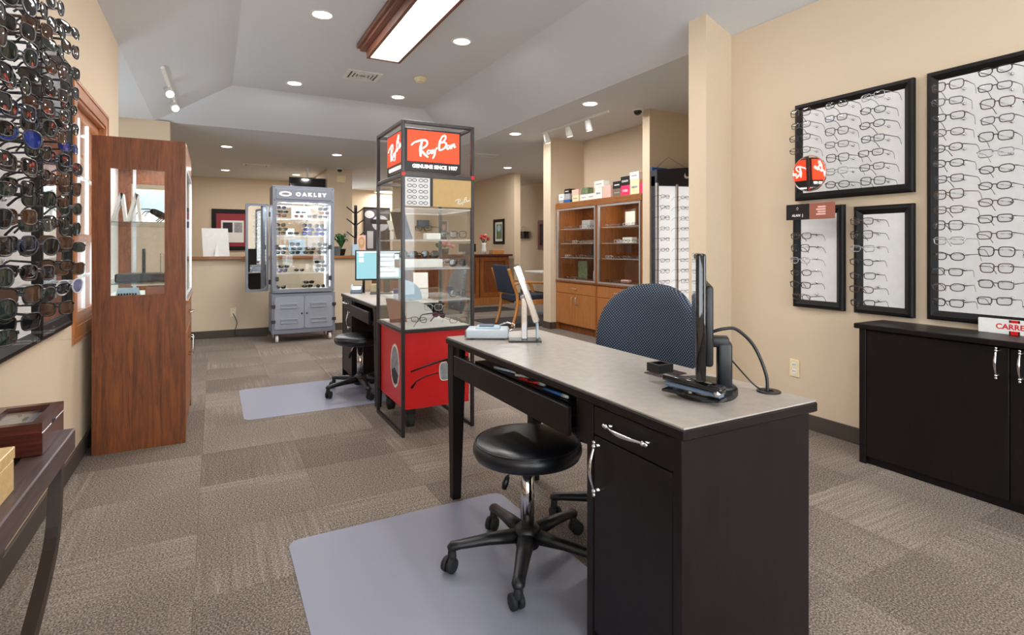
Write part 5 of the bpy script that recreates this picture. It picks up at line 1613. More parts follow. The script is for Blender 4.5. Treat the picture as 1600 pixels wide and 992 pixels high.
# ------------------------------------------------------------------ sports eyewear display in the recess
NX0, NX1, NY, NZ1 = 4.425, 5.30, 4.75, 2.135
t = thing('eyewear_stand', 'dark framed backlit eyewear stand with a navy header in the recess', 'display stand', ((NX0 + NX1) / 2, 4.65, 0))
MB().rbox(NX0, NY, 0.45, NX0 + 0.06, 4.815, NZ1 - 0.12, 0.003).build('side_panel', 'navyhead', t)
MB().rbox(NX1 - 0.06, NY, 0.45, NX1, 4.815, NZ1 - 0.12, 0.003).build('side_panel', 'navyhead', t)
MB().box(NX0 + 0.06, NY + 0.03, 0.45, NX1 - 0.06, NY + 0.045, 1.95).build('light_panel', 'nikewhite', t)
MB().rbox(NX0, NY + 0.01, 0, NX1, 4.815, 0.45, 0.004).build('base', 'navyhead', t)
hd = MB().add([(NX0, NY - 0.03, 1.90), (NX1, NY - 0.03, 1.93), (NX1, NY - 0.03, NZ1 + 0.05), (NX0, NY - 0.03, NZ1 - 0.055), (NX0, 4.815, 1.90), (NX1, 4.815, 1.93), (NX1, 4.815, NZ1 + 0.05), (NX0, 4.815, NZ1 - 0.055)],
              [(0, 1, 2, 3), (4, 5, 6, 7), (0, 1, 5, 4), (1, 2, 6, 5), (2, 3, 7, 6), (3, 0, 4, 7)]).build('header', 'navyhead', t)
sw = [(0.0, 0.062), (-0.012, 0.03), (-0.002, 0.008), (0.03, 0.004), (0.075, 0.02), (0.16, 0.062), (0.08, 0.036), (0.03, 0.026), (0.008, 0.036)]
MB().prism([(4.86 + a_ * 1.1, 2.0 + b_ * 1.1) for a_, b_ in sw], NY - 0.034, NY - 0.03, 'y').build('logo_mark', 'paper', hd)
MB().rbox(NX0, 4.80, NZ1 - 0.055, 4.66, 4.815, NZ1 - 0.015, 0.002).build('teal_print', 'bluebox', t)
for x in (4.425, 4.73, 5.03):
    MB().rbox(x - 0.016, NY - 0.045, 0.45, x + 0.016, NY - 0.015, 1.93, 0.004).build('upright', 'alu', t)
ns = ['first', 'second', 'third']
for ci, x in enumerate((4.425, 4.73, 5.03)):
    for ri in range(10):
        z = 1.765 - 0.119 * ri
        sh, fr = OPT[(ci * 4 + ri * 3) % len(OPT)]
        put_glasses(sh, fr, 'clear', False, (x, NY - 0.162, z), (0, 0, random.uniform(-0.1, 0.1)), '%s eyeglasses on the backlit stand, %s row, %s upright' % (FR_WORD[fr], ORD[ri], ns[ci]), 'eyeglasses on the backlit stand', scale=1.05)
solo('hanging_wire', MB().tube([(4.50, 4.822, 2.11), (4.70, 4.825, 2.26), (4.95, 4.822, 2.16)], 0.0018, 5), 'steel', 'thin wire on a nail above the backlit stand', 'wire')

# ------------------------------------------------------------------ oak wall cabinets
def wall_cabinet(label, Y0, Y1):
    X0, X1, H = 4.42, 4.90, 1.835
    t = thing('wall_cabinet', label, 'cabinet', ((X0 + X1) / 2, (Y0 + Y1) / 2, 0), 0, 'oak wall cabinets')
    for y in (Y0, Y1 - 0.022):
        MB().box(X0 + 0.004, y, 0, X1, y + 0.022, H).build('side_panel', 'oak', t)
    MB().box(X1 - 0.015, Y0 + 0.022, 0.1, X1, Y1 - 0.022, H).build('back_panel', 'oakdeep', t)
    MB().box(X0 + 0.004, Y0 + 0.022, H - 0.022, X1 - 0.015, Y1 - 0.022, H).build('top_panel', 'oak', t)
    MB().rbox(X0 - 0.006, Y0, 1.75, X0 + 0.02, Y1, H, 0.003).build('top_rail', 'oaky', t)
    MB().box(X0 + 0.004, Y0 + 0.022, 0.70, X1 - 0.015, Y1 - 0.022, 0.735).build('deck', 'oakdeep', t)
    MB().rbox(X0 - 0.01, Y0, 0.698, X0 + 0.012, Y1, 0.722, 0.003).build('deck_edge', 'oakdeep', t)
    for z in (1.05, 1.252, 1.46):
        MB().box(X0 + 0.06, Y0 + 0.03, z - 0.007, X1 - 0.02, Y1 - 0.03, z).build('glass_shelf', 'frost', t)
    ym = (Y0 + Y1) / 2
    d = MB().ring(rect(Y0 + 0.026, 0.725, Y1 - 0.026, 1.747), rect(Y0 + 0.048, 0.747, Y1 - 0.048, 1.725), X0 - 0.004, X0 + 0.02, 'x').build('glass_frame', 'alu', t)
    for ya, yb in ((Y0 + 0.048, ym - 0.001), (ym + 0.001, Y1 - 0.048)):
        MB().box(X0 + 0.006, ya, 0.747, X0 + 0.011, yb, 1.725).build('sliding_pane', 'glass', d)
    MB().box(X1 - 0.03, ym - 0.012, 0.74, X1 - 0.015, ym + 0.012, 1.78).build('shelf_strip', 'alu', t)
    MB().box(X0 + 0.05, Y0 + 0.022, 0.0, X0 + 0.07, Y1 - 0.022, 0.1).build('toe_kick', 'oakdeep', t)
    MB().box(X0 + 0.02, Y0 + 0.022, 0.1, X1 - 0.015, Y1 - 0.022, 0.695).build('base_body', 'oakdeep', t)
    d = MB().rbox(X0 - 0.002, Y0 + 0.02, 0.545, X0 + 0.018, Y1 - 0.02, 0.69, 0.003).build('drawer', 'maple', t)
    wire_pull(d, (X0 - 0.002, ym - 0.055, 0.62), (X0 - 0.002, ym + 0.055, 0.62), (-1, 0, 0), 'alu')
    for ya, yb, yh in ((Y0 + 0.02, ym - 0.002, ym - 0.05), (ym + 0.002, Y1 - 0.02, ym + 0.05)):
        d = MB().rbox(X0 - 0.002, ya, 0.105, X0 + 0.018, yb, 0.54, 0.003).build('cabinet_door', 'maple', t)
        wire_pull(d, (X0 - 0.002, yh, 0.40), (X0 - 0.002, yh, 0.50), (-1, 0, 0), 'alu')
    lamp('cabinet_lamp', 'AREA', ((X0 + X1) / 2 - 0.05, ym, 1.80), 1.8, 0.1, color=(1, 0.93, 0.82), sy=0.6)


wall_cabinet('oak wall cabinet with glass shelves beside the white post', 5.842, 6.815)
wall_cabinet('oak wall cabinet with glass shelves next to the backlit stand', 4.965, 5.838)
# stock in the cabinets
names = {0: 'post side cabinet', 1: 'stand side cabinet'}
for ci, ya, yb in ((0, 5.95, 6.7), (1, 5.05, 5.74)):
    for si, (z, sn) in enumerate(((1.46, 'top shelf'), (1.252, 'second shelf'), (1.05, 'third shelf'), (0.735, 'bottom deck'))):
        for k in range(4 if si < 3 else 3):
            y = yb - (yb - ya) * (k + 0.3) / 4
            sh, fr = OPT[(k * 3 + si * 2 + ci) % len(OPT)]
            fr = ['silver', 'gun', 'clear', 'black'][(k + si) % 4]
            put_glasses(sh, fr, 'clear', False, (4.50, y, z + 0.024), (0, 0, -PI / 2 + random.uniform(-0.12, 0.12)),
                        '%s eyeglasses on the %s of the %s, %s along' % (FR_WORD[fr], sn, names[ci], ORD[k]), 'eyeglasses in the wall cabinets', False)


def cab_box(y, z, w, h, mat, label, x=4.735, d=0.09, cat='box', name='display_box'):
    return solo(name, MB().rbox(x - d / 2, y - w / 2, z, x + d / 2, y + w / 2, z + h, 0.003), mat, label, cat)


cab_box(6.45, 1.46, 0.19, 0.065, 'greybox', 'lower pale box on the top shelf of the post side cabinet')
cab_box(6.45, 1.526, 0.19, 0.06, 'greybox', 'upper pale box stacked on the top shelf of the post side cabinet')
cab_box(6.44, 1.252, 0.32, 0.045, 'taupe', 'long tan box on the second shelf of the post side cabinet')
cab_box(6.58, 0.735, 0.22, 0.26, 'printgreen', 'green and yellow portrait card at the bottom of the post side cabinet', d=0.015, cat='card', name='picture_card')
cab_box(6.20, 0.735, 0.15, 0.13, 'greybox', 'grey and white box at the bottom of the post side cabinet')
cab_box(6.33, 1.05, 0.09, 0.17, 'printdark', 'dark portrait card on the third shelf of the post side cabinet', d=0.012, cat='card', name='picture_card')
cab_box(6.25, 1.05, 0.24, 0.05, 'ink', 'low black tray on the third shelf of the post side cabinet', d=0.08, cat='tray', name='display_tray')
t = thing('framed_card', 'silver framed white card on the top shelf of the stand side cabinet', 'picture frame', (4.72, 5.52, 1.46))
MB().ring(rect(5.40, 1.461, 5.64, 1.69), rect(5.425, 1.486, 5.615, 1.665), 4.715, 4.73, 'x').build('frame', 'chrome', t)
MB().box(4.72, 5.42, 1.48, 4.726, 5.62, 1.67).build('card', 'paper', t)
cab_box(5.55, 1.252, 0.18, 0.075, 'paper', 'white box on the second shelf of the stand side cabinet')
cab_box(5.70, 1.252, 0.10, 0.04, 'greybox', 'small grey case on the second shelf of the stand side cabinet', x=4.735)
cab_box(5.24, 1.05, 0.16, 0.06, 'paper', 'white block on the third shelf of the stand side cabinet')
cab_box(5.30, 1.11, 0.14, 0.10, 'lightblue', 'pale blue sign on the white block in the stand side cabinet', d=0.01, cat='card', name='picture_card')
cab_box(5.10, 1.46, 0.10, 0.14, 'printdark', 'dark card at the end of the top shelf by the stand', d=0.012, cat='card', name='picture_card')
solo('eyeglass_case', MB().rbox(4.67, 5.50, 0.736, 4.74, 5.66, 0.775, 0.015, 3), 'blush', 'pale patterned eyeglass case at the bottom of the stand side cabinet', 'case')
solo('eyeglass_case', MB().rbox(4.67, 5.12, 0.736, 4.77, 5.34, 0.785, 0.018, 3), 'ink', 'black eyeglass case at the bottom of the stand side cabinet', 'case')
t = thing('ribbon_bow', 'pink ribbon bow on the second shelf of the stand side cabinet', 'bow', (4.72, 5.27, 1.252))
for s in (-1, 1):
    MB().tube([(4.72, 5.27, 1.29), (4.71, 5.27 + s * 0.05, 1.34), (4.72, 5.27 + s * 0.085, 1.32), (4.73, 5.27 + s * 0.06, 1.275), (4.72, 5.27, 1.29)], 0.016, 6).build('loop', 'flower', t)
MB().rbox(4.70, 5.25, 1.253, 4.74, 5.29, 1.31, 0.01, 2).build('knot', 'pink', t)

# cartons on top of the cabinets: (y centre, z offset, width, height, colour, label, text)
TOPZ = 1.836
CART = [(6.725, 0, 0.116, 0.045, 'greybox', 'low dark grey carton at the post end of the cabinet top', None), (6.57, 0, 0.136, 0.042, 'bluebox', 'low blue carton under a grey one on the cabinet top', None),
        (6.72, 0.046, 0.136, 0.09, 'paper', 'white carton stacked at the post end of the cabinet top', None), (6.57, 0.043, 0.136, 0.085, 'greybox', 'grey carton stacked on the blue carton', None),
        (6.575, 0.129, 0.136, 0.07, 'ink', 'black and white carton topmost of its stack near the post', None), (6.365, 0, 0.150, 0.095, 'cream', 'cream dotted carton with a pink carton on top', None),
        (6.37, 0.096, 0.163, 0.075, 'blush', 'rounded pink carton standing on the cream dotted one', None), (6.17, 0, 0.163, 0.085, 'paper', 'white carton with a grey symbol, right of the cream one', None),
        (6.15, 0.086, 0.150, 0.09, 'printgreen', 'olive and grey carton with a black edge', None), (6.0, 0, 0.163, 0.085, 'paper', 'long white carton with small black print, left of the tall one', None),
        (5.84, 0, 0.150, 0.15, 'paper', 'tall white carton holding a white sign card', None), (5.83, 0.151, 0.204, 0.085, 'paper', 'white sign card on the tall white carton', None),
        (5.665, 0, 0.163, 0.155, 'blush', 'blush pink carton in the middle of the cabinet top', None), (5.46, 0, 0.165, 0.10, 'taupe', 'taupe carton under a black one', None),
        (5.46, 0.101, 0.165, 0.09, 'ink', 'black carton stacked on the taupe carton', None), (5.3, 0, 0.165, 0.125, 'pink', 'bright pink carton with white letters', 'FYSH'),
        (5.305, 0.126, 0.165, 0.11, 'ink', 'black carton with white letters on the bright pink one', 'COACH'), (5.13, 0, 0.165, 0.18, 'cream', 'large cream carton near the recess pier', None),
        (5.135, 0.181, 0.165, 0.09, 'paper', 'white carton topmost on the large cream carton', None), (5.0, 0, 0.07, 0.13, 'pink', 'magenta carton partly hidden beside the cream carton', None)]
for k, (y, dz, w_, h_, mt, l, tx) in enumerate(CART):
    z = TOPZ + dz
    t = thing('carton', l, 'box', (4.50, y, z), 0, 'cartons on the wall cabinets')
    MB().rbox(4.45, y - w_ / 2, z, 4.55, y + w_ / 2, z + h_, 0.003).build('carton_body', mt, t)
    if tx:
        text('lettering', tx, 0.042 if tx == 'FYSH' else 0.032, (4.4495, y, z + h_ * 0.45), '-x', 'paper', t, bold=0.001)
    elif mt == 'cream' and w_ < 0.12:
        for q in range(5):
            for zz in (0.01, h_ - 0.012):
                MB().box(4.4485, y - 0.045 + q * 0.02, z + zz, 4.4502, y - 0.037 + q * 0.02, z + zz + 0.006).build('printed_dot', 'ink', t)
    elif mt in ('paper', 'cream', 'taupe') or (mt == 'ink'):
        MB().box(4.449, y - w_ * 0.3, z + h_ * 0.42, 4.4502, y + w_ * 0.3, z + h_ * 0.56).build('print_band', 'printgrey' if mt != 'ink' else 'paper', t)

# ------------------------------------------------------------------ desk behind the tower
mx, my = 1.36, 5.10
t = thing('monitor', 'wide computer monitor with a lit teal page, on the desk behind the tower', 'monitor', (mx, my, DZ), R(-14.5))
MB().rbox(-0.09, -0.08, 0, 0.11, 0.08, 0.012, 0.004).build('base', 'black', t, local=True)
MB().rbox(0.03, 0.03, 0.012, 0.09, 0.05, 0.2, 0.003).build('stand_neck', 'black', t, local=True)
sc = MB().rbox(-0.225, -0.01, 0.125, 0.235, 0.03, 0.405, 0.004).build('screen_bezel', 'black', t, local=True)
MB().box(-0.213, -0.0112, 0.14, 0.223, -0.0098, 0.393).build('screen', 'screen', sc, local=True)
MB().box(-0.02, -0.0124, 0.155, 0.17, -0.0112, 0.375).build('screen_page', 'screenw', sc, local=True)
for xx_, zz_ in ((-0.19, 0.345), (-0.19, 0.295)):
    MB().box(xx_, -0.0124, zz_, xx_ + 0.04, -0.0112, zz_ + 0.035).build('screen_icon', 'screenw', sc, local=True)
for zz_ in (0.20, 0.25, 0.30, 0.34):
    MB().box(0.0, -0.0132, zz_, 0.14, -0.0124, zz_ + 0.004).build('text_line', 'devdark', sc, local=True)
MB().box(-0.213, -0.0124, 0.383, 0.223, -0.0112, 0.393).build('title_bar', 'screenw', sc, local=True)
t = thing('desk_phone', 'small grey desk phone on the corner of the rear desk', 'phone', (1.17, 5.22, DZ), R(-20))
m = MB().add([(-0.05, -0.05, 0), (0.05, -0.05, 0), (0.05, 0.05, 0), (-0.05, 0.05, 0), (-0.05, -0.05, 0.015), (0.05, -0.05, 0.015), (0.05, 0.04, 0.07), (-0.05, 0.04, 0.07)],
             [(0, 3, 2, 1), (4, 5, 6, 7), (0, 1, 5, 4), (1, 2, 6, 5), (2, 3, 7, 6), (3, 0, 4, 7)]).build('body', 'devdark', t, local=True)
MB().add([(-0.04, -0.02, 0.037), (0.04, -0.02, 0.037), (0.04, 0.025, 0.064), (-0.04, 0.025, 0.064)], [(0, 1, 2, 3)]).build('display', 'screenw', t, local=True)
MB().tube([(-0.045, -0.04, 0.03), (-0.045, 0.0, 0.06), (-0.045, 0.035, 0.078)], 0.009, 6).build('handset', 'device', t, local=True)
solo('tape_block', MB().rbox(1.30, 5.20, DZ, 1.36, 5.23, DZ + 0.085, 0.004), 'cream', 'small cream card block beside the rear monitor', 'card block')
solo('pole_stand', MB().cyl((1.245, 5.26, DZ), (1.245, 5.26, DZ + 0.16), 0.012, n=10), 'black', 'short black upright pole left of the rear monitor', 'pole')
t = thing('pen_cup', 'blue cup on the rear desk seen through the tower', 'cup', (1.30, 4.35, DZ))
MB().lathe([(0.03, DZ), (0.035, DZ + 0.09), (0.037, DZ + 0.095), (0.033, DZ + 0.09), (0.028, DZ + 0.005)], (1.30, 4.35), 20).build('cup_body', 'bluecup', t)
t = thing('letter_stand', 'white leaning card on a clear stand on the rear desk', 'card stand', (1.50, 4.35, DZ), R(-15))
MB().rbox(-0.06, -0.03, 0, 0.06, 0.05, 0.01, 0.002).build('foot', 'acrylic', t, local=True)
m = MB().rbox(-0.06, 0, 0.01, 0.06, 0.006, 0.22, 0.001)
m.v = [(x, y + z * 0.25, z) for x, y, z in m.v]
m.build('card', 'paper', t, local=True)
for k, (x, h_) in enumerate(((1.55, 0.11), (1.575, 0.10), (1.56, 0.12))):
    solo('pump_bottle', MB().lathe([(0.016, DZ), (0.018, DZ + 0.005), (0.018, DZ + h_ * 0.6), (0.007, DZ + h_ * 0.75), (0.007, DZ + h_), (0.003, DZ + h_ + 0.005)], (x - 0.20, 4.18 + k * 0.06), 14), ['acrylic', 'alu', 'white'][k],
         ['clear spray bottle on the rear desk', 'metal pump bottle on the rear desk', 'white pump bottle on the rear desk'][k], 'bottle')

# ------------------------------------------------------------------ on the ledge and beyond
t = thing('easel_card', 'large white card with an easel back standing on the wooden ledge', 'card', (0.0, 8.33, 1.075))
m = MB().rbox(-0.16, 0, 0, 0.145, 0.006, 0.40, 0.001)
m.v = [(0.03 + x + z * 0.05 * -1, 8.30 + z * 0.12, 1.076 + z) for x, y, z in [(a_, b_, c_) for a_, b_, c_ in m.v]]
MB().add([(-0.13, 8.30, 1.076), (0.18, 8.30, 1.076), (0.16, 8.36, 1.45), (-0.15, 8.36, 1.45), (-0.13, 8.306, 1.076), (0.18, 8.306, 1.076), (0.16, 8.366, 1.45), (-0.15, 8.366, 1.45)],
         [(0, 1, 2, 3), (4, 5, 6, 7), (0, 1, 5, 4), (1, 2, 6, 5), (2, 3, 7, 6), (3, 0, 4, 7)]).build('card', 'paper', t)
MB().add([(0.0, 8.23, 1.076), (0.06, 8.23, 1.076), (0.04, 8.312, 1.22), (0.02, 8.312, 1.22), (0.0, 8.235, 1.076), (0.06, 8.235, 1.076), (0.04, 8.317, 1.22), (0.02, 8.317, 1.22)],
         [(0, 1, 2, 3), (4, 5, 6, 7), (0, 1, 5, 4), (1, 2, 6, 5), (2, 3, 7, 6), (3, 0, 4, 7)]).build('easel_strut', 'white', t)


def picture(name, label, face, p, w, h, frame, fw, prints, cat='picture'):
    """framed picture, centre p; prints: list of (u0, v0, u1, v1, mat) in 0..1 of the inner field."""
    t = thing(name, label, cat, (p[0], p[1], p[2] - h / 2))
    ax = 'y' if face == '-y' else 'x'
    c = p[0] if ax == 'y' else p[1]
    k = p[1] if ax == 'y' else p[0]
    z = p[2]
    MB().ring(rect(c - w / 2, z - h / 2, c + w / 2, z + h / 2), rect(c - w / 2 + fw, z - h / 2 + fw, c + w / 2 - fw, z + h / 2 - fw), k - 0.025, k, ax).build('frame', frame, t)
    iw, ih = w - 2 * fw, h - 2 * fw
    for i, (u0, v0, u1, v1, mt) in enumerate(prints):
        if ax == 'x':
            u0, u1 = 1 - u1, 1 - u0
        poly = rect(c - iw / 2 + iw * u0, z - ih / 2 + ih * v0, c - iw / 2 + iw * u1, z - ih / 2 + ih * v1) if mt[0] != '*' else ellipse(c - iw / 2 + iw * (u0 + u1) / 2, z - ih / 2 + ih * (v0 + v1) / 2, iw * (u1 - u0) / 2, ih * (v1 - v0) / 2, 20)
        MB().prism(poly, k - 0.004 - 0.0015 * i, k - 0.001, ax).build('print', mt.strip('*'), t)
    return t


picture('framed_print', 'black framed print with a red mat on the far wall', '-y', (0.37, 14.29, 1.60), 0.85, 0.95, 'frameblk', 0.09, [(0, 0, 1, 1, 'redmat'), (0.15, 0.12, 0.85, 0.78, 'paper'), (0.2, 0.42, 0.5, 0.72, 'printdark'), (0.55, 0.42, 0.8, 0.72, 'printgrey')])
picture('framed_print', 'black framed landscape print on the wall end behind reception', '-x', (5.675, 11.1, 1.55), 0.52, 0.56, 'frameblk', 0.06, [(0, 0, 1, 1, 'paper'), (0.15, 0.12, 0.85, 0.88, 'printgreen'), (0.25, 0.5, 0.7, 0.85, '*lightblue')])
picture('framed_print', 'mauve framed dark photograph right of the wall file holder', '-x', (7.09, 11.35, 1.50), 0.75, 0.72, 'mauve', 0.10, [(0, 0, 1, 1, 'printdark'), (0.3, 0.2, 0.7, 0.6, '*printgrey'), (0.4, 0.5, 0.6, 0.85, '*skin')])
picture('wall_poster', 'tall dark fashion poster in the back room', '-y', (4.05, 15.55, 1.65), 0.75, 1.35, 'ink', 0.03, [(0, 0, 1, 1, 'printdark'), (0.3, 0.5, 1.0, 0.85, '*printgrey'), (0.0, 0.78, 0.4, 0.95, '*greybox'), (0.25, 0.66, 0.95, 0.76, 'ink'), (0.1, 0.12, 0.35, 0.5, 'greybox')], 'poster')
struct('wall_partition', MB().box(3.2, 15.56, 0, 4.6, 15.62, HC), 'wall')
picture('wall_poster', 'tall portrait poster on the pale office wall', '-y', (5.02, 12.89, 1.55), 0.22, 0.62, 'paper', 0.01, [(0, 0, 1, 1, 'printgrey'), (0.25, 0.62, 0.8, 0.92, '*skin'), (0.1, 0.0, 0.9, 0.5, 'printdark'), (0.2, 0.85, 0.85, 0.98, '*taupe')], 'poster')
solo('paper_dispenser', MB().rbox(4.33, 12.76, 1.66, 4.62, 12.895, 1.86, 0.02, 2), 'devdark', 'grey dispenser on the pale office wall', 'dispenser')
t = thing('wall_television', 'black television hung high beside the far pillar', 'television', (1.52, 11.77, 2.2))
MB().rbox(1.31, 11.74, 2.2, 2.01, 11.80, 2.60, 0.006).build('bezel', 'black', t)
MB().box(1.33, 11.738, 2.22, 1.99, 11.742, 2.58).build('screen', 'gloss', t)
MB().box(1.63, 11.76, 2.60, 1.67, 11.79, 2.8).build('bracket', 'white', t)

# reception counter
QX0, QX1, QY0, QY1, QZ = 2.75, 5.50, 10.30, 10.95, 1.05
t = thing('reception_counter', 'brown wooden reception counter with panelled front', 'counter', (4.1, 10.6, 0))
MB().box(QX0, QY0 + 0.02, 0, QX1, QY1, QZ - 0.04).build('body', 'oakdeep', t)
MB().rbox(QX0 - 0.05, QY0 - 0.06, QZ - 0.04, QX1 + 0.06, QY1, QZ, 0.006).build('counter_top', 'lacquer', t)
n = 4
for k in range(n):
    a_, b_ = QX0 + (QX1 - QX0) * k / n, QX0 + (QX1 - QX0) * (k + 1) / n
    MB().ring(rect(a_ + 0.01, 0.16, b_ - 0.01, QZ - 0.06), rect(a_ + 0.09, 0.25, b_ - 0.09, QZ - 0.14), QY0, QY0 + 0.02, 'y').build('front_panel', 'oak', t)
MB().rbox(QX0, QY0 - 0.012, 0, QX1, QY0 + 0.02, 0.15, 0.004).build('plinth', 'maple', t)
t = thing('flower_vase', 'glass vase of red flowers on the reception counter', 'vase', (5.05, 10.6, QZ))
MB().lathe([(0.04, QZ), (0.055, QZ + 0.08), (0.04, QZ + 0.2), (0.05, QZ + 0.24)], (5.05, 10.6), 16).build('vase_body', 'white', t)
for k in range(9):
    a_ = k * 2.4
    r_ = 0.03 + 0.012 * k
    p = (5.05 + r_ * math.cos(a_), 10.6 + r_ * math.sin(a_), QZ + 0.40 - 0.012 * k)
    st = MB().tube([(5.05, 10.6, QZ + 0.2), p], 0.005, 5).build('stem', 'leaf', t)
    MB().lathe([(0.01, p[2] - 0.02), (0.04, p[2]), (0.03, p[2] + 0.025), (0.01, p[2] + 0.03)], p[:2], 10).build('blossom', 'flower' if k % 3 else 'flowerp', st)
solo('wooden_tray', MB().rbox(5.18, 10.45, QZ, 5.46, 10.62, QZ + 0.09, 0.006), 'honey', 'small wooden card tray at the end of the reception counter', 'tray')
t = thing('flower_pot', 'pink flower arrangement on reception seen through the tower', 'flowers', (4.15, 10.6, QZ))
MB().lathe([(0.08, QZ), (0.1, QZ + 0.12), (0.09, QZ + 0.12)], (4.15, 10.6), 16).build('pot', 'pot', t)
for k in range(14):
    a_ = k * 2.4
    r_ = 0.04 + 0.011 * k
    p = (4.15 + r_ * math.cos(a_), 10.6 + r_ * 0.7 * math.sin(a_), QZ + 0.27 - 0.009 * k)
    MB().lathe([(0.012, p[2] - 0.03), (0.05, p[2]), (0.045, p[2] + 0.03), (0.01, p[2] + 0.045)], p[:2], 10).build('blossom', 'flowerp' if k % 3 else 'leaf', t)
t = thing('desktop_monitor', 'dark back of a reception monitor on the counter', 'monitor', (4.72, 10.8, QZ))
MB().rbox(4.55, 10.78, QZ + 0.05, 4.95, 10.82, QZ + 0.22, 0.006).build('screen_back', 'black', t)
MB().rbox(4.68, 10.74, QZ, 4.82, 10.88, QZ + 0.06, 0.006).build('foot', 'black', t)
# table, wall file, door edge, right of the post gap
t = thing('side_table', 'small white topped table with a grey leg beyond the armchair', 'table', (5.5, 8.6, 0))
MB().rbox(5.05, 8.25, 0.735, 5.95, 8.85, 0.765, 0.006).build('table_top', 'white', t)
MB().rbox(5.36, 8.5, 0.02, 5.44, 8.6, 0.735, 0.006).build('leg', 'devdark', t)
MB().rbox(5.20, 8.35, 0, 5.60, 8.75, 0.02, 0.005).build('foot', 'devdark', t)
t = thing('file_holder', 'black wall file holder beside the mauve framed photograph', 'file holder', (7.0, 12.45, 1.40))
MB().add([(7.09, 12.2, 1.42), (7.09, 12.7, 1.42), (7.09, 12.7, 1.60), (7.09, 12.2, 1.60), (6.98, 12.25, 1.42), (6.98, 12.65, 1.42), (6.93, 12.7, 1.60), (6.93, 12.2, 1.60)],
         [(0, 1, 2, 3), (4, 5, 6, 7), (0, 1, 5, 4), (1, 2, 6, 5), (2, 3, 7, 6), (3, 0, 4, 7)]).build('pocket', 'black', t)
MB().tube(smooth2([(7.06, 12.35, 1.6), (7.06, 12.4, 1.72), (7.06, 12.5, 1.72), (7.06, 12.55, 1.6)]), 0.01, 6).build('papers_clip', 'chrome', t)
d1 = struct('door_1', MB().rbox(7.05, 12.75, 0, 7.095, 13.6, 2.05, 0.005), 'oak')
MB().tube([(7.05, 12.85, 1.0), (7.0, 12.85, 1.0)], 0.02, 10).build('door_knob', 'chrome', d1)

# ledge: plant, frame, portrait; coat stand behind
t = thing('potted_plant', 'leafy green plant in a dark pot on the wooden ledge', 'plant', (1.65, 8.35, 1.075))
MB().lathe([(0.045, 1.076), (0.065, 1.17), (0.07, 1.175), (0.06, 1.17)], (1.65, 8.35), 16).build('pot', 'pot', t)
for k in range(22):
    a_ = k * 2.4
    L = 0.12 + 0.08 * random.random()
    up = 0.12 + 0.12 * random.random()
    L = L if math.cos(a_) < 0.2 else L * 0.62
    c_, s_ = math.cos(a_), math.sin(a_)
    pts = []
    B_ = Vector((1.65, 8.35, 1.17))
    v_ = []
    for q in range(6):
        u_ = q / 5
        p = B_ + Vector((c_ * L * u_, s_ * L * u_ * 0.5, up * math.sin(u_ * 2.2)))
        wd = 0.022 * math.sin(PI * min(1, u_ * 0.92 + 0.04))
        v_ += [p + Vector((-s_ * wd, c_ * wd, 0.004)), p, p + Vector((s_ * wd, -c_ * wd, 0.004))]
    f_ = []
    for q in range(5):
        f_ += [(q * 3, q * 3 + 1, q * 3 + 4, q * 3 + 3), (q * 3 + 1, q * 3 + 2, q * 3 + 5, q * 3 + 4)]
    MB().add(v_, f_, True).build('leaf', 'leaf', t)
solo('dark_plaque', MB().add([(1.51, 8.26, 1.076), (1.61, 8.24, 1.076), (1.63, 8.28, 1.21), (1.53, 8.30, 1.21), (1.51, 8.268, 1.076), (1.61, 8.248, 1.076), (1.63, 8.288, 1.21), (1.53, 8.308, 1.21)],
                             [(0, 1, 2, 3), (4, 5, 6, 7), (0, 1, 5, 4), (1, 2, 6, 5), (2, 3, 7, 6), (3, 0, 4, 7)]), 'ink', 'black leaning photo frame on the ledge beside the plant', 'photo frame')
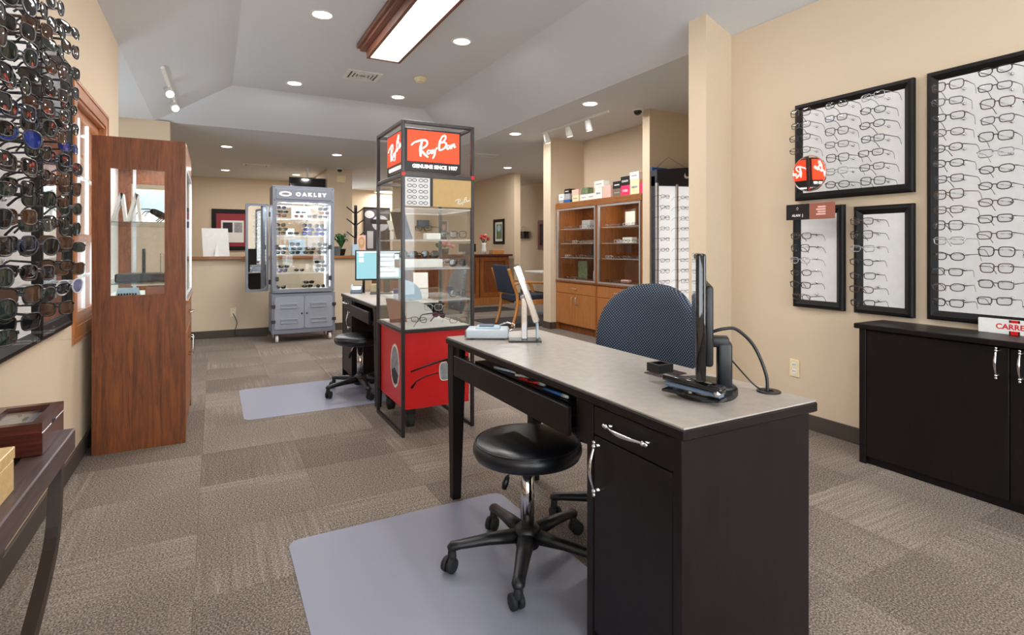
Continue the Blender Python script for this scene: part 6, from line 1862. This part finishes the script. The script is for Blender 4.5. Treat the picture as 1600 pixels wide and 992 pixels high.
solo('pale_box', MB().rbox(1.785, 8.24, 1.076, 1.88, 8.34, 1.24, 0.004), 'lightblue', 'pale blue box on the ledge behind the rear monitor', 'box')
t = thing('portrait_card', 'portrait card of a blond person above the rear monitor', 'card', (1.96, 8.32, 1.076))
MB().rbox(1.89, 8.40, 1.076, 2.02, 8.406, 1.38, 0.001).build('card', 'blush', t)
MB().prism(ellipse(1.955, 1.27, 0.05, 0.085, 20), 8.398, 8.401, 'y').build('print', 'blond', t)
MB().prism(ellipse(1.955, 1.28, 0.03, 0.045, 20), 8.396, 8.399, 'y').build('print', 'skin', t)
t = thing('coat_stand', 'black coat stand with upswept pegs behind the ledge', 'coat stand', (2.03, 9.13, 0))
MB().cyl((2.03, 9.13, 0.02), (2.03, 9.13, 1.88), 0.026, n=12).build('pole', 'black', t)
for k in range(4):
    a_ = k * PI / 2 + 0.4
    MB().tube([(2.03, 9.13, 0.10), (2.03 + 0.25 * math.cos(a_), 9.13 + 0.25 * math.sin(a_), 0.015)], 0.016, 6).build('foot', 'black', t)
for z in (1.74, 1.55, 1.34):
    for s in (-1, 1):
        for q in (0.15, 1.4):
            dx, dy = s * math.cos(q) * 0.15, s * math.sin(q) * 0.15
            MB().tube([(2.03, 9.13, z), (2.03 + dx, 9.13 + dy, z + 0.11)], [0.011, 0.009], 6).build('peg', 'black', t)
solo('wall_card', MB().rbox(1.99, 11.635, 1.35, 2.09, 11.648, 1.75, 0.003), 'paper', 'narrow white card on the far pillar beside the grey case', 'card')
# ceiling panel light in the back room
t = thing('panel_light', 'long lit ceiling panel light in the back room', 'ceiling light', (4.6, 15.2, HC - 0.08))
MB().ring(rect(3.95, 14.9, 5.3, 15.5), rect(3.98, 14.93, 5.27, 15.47), HC - 0.07, HC - 0.001, 'z').build('housing', 'white', t)
MB().box(3.98, 14.93, HC - 0.07, 5.27, 15.47, HC - 0.064).build('diffuser', 'tubelit', t)
lamp('panel_lamp', 'AREA', (4.6, 15.2, HC - 0.09), 40, 1.2, color=(1, 0.98, 0.95), sy=0.5)
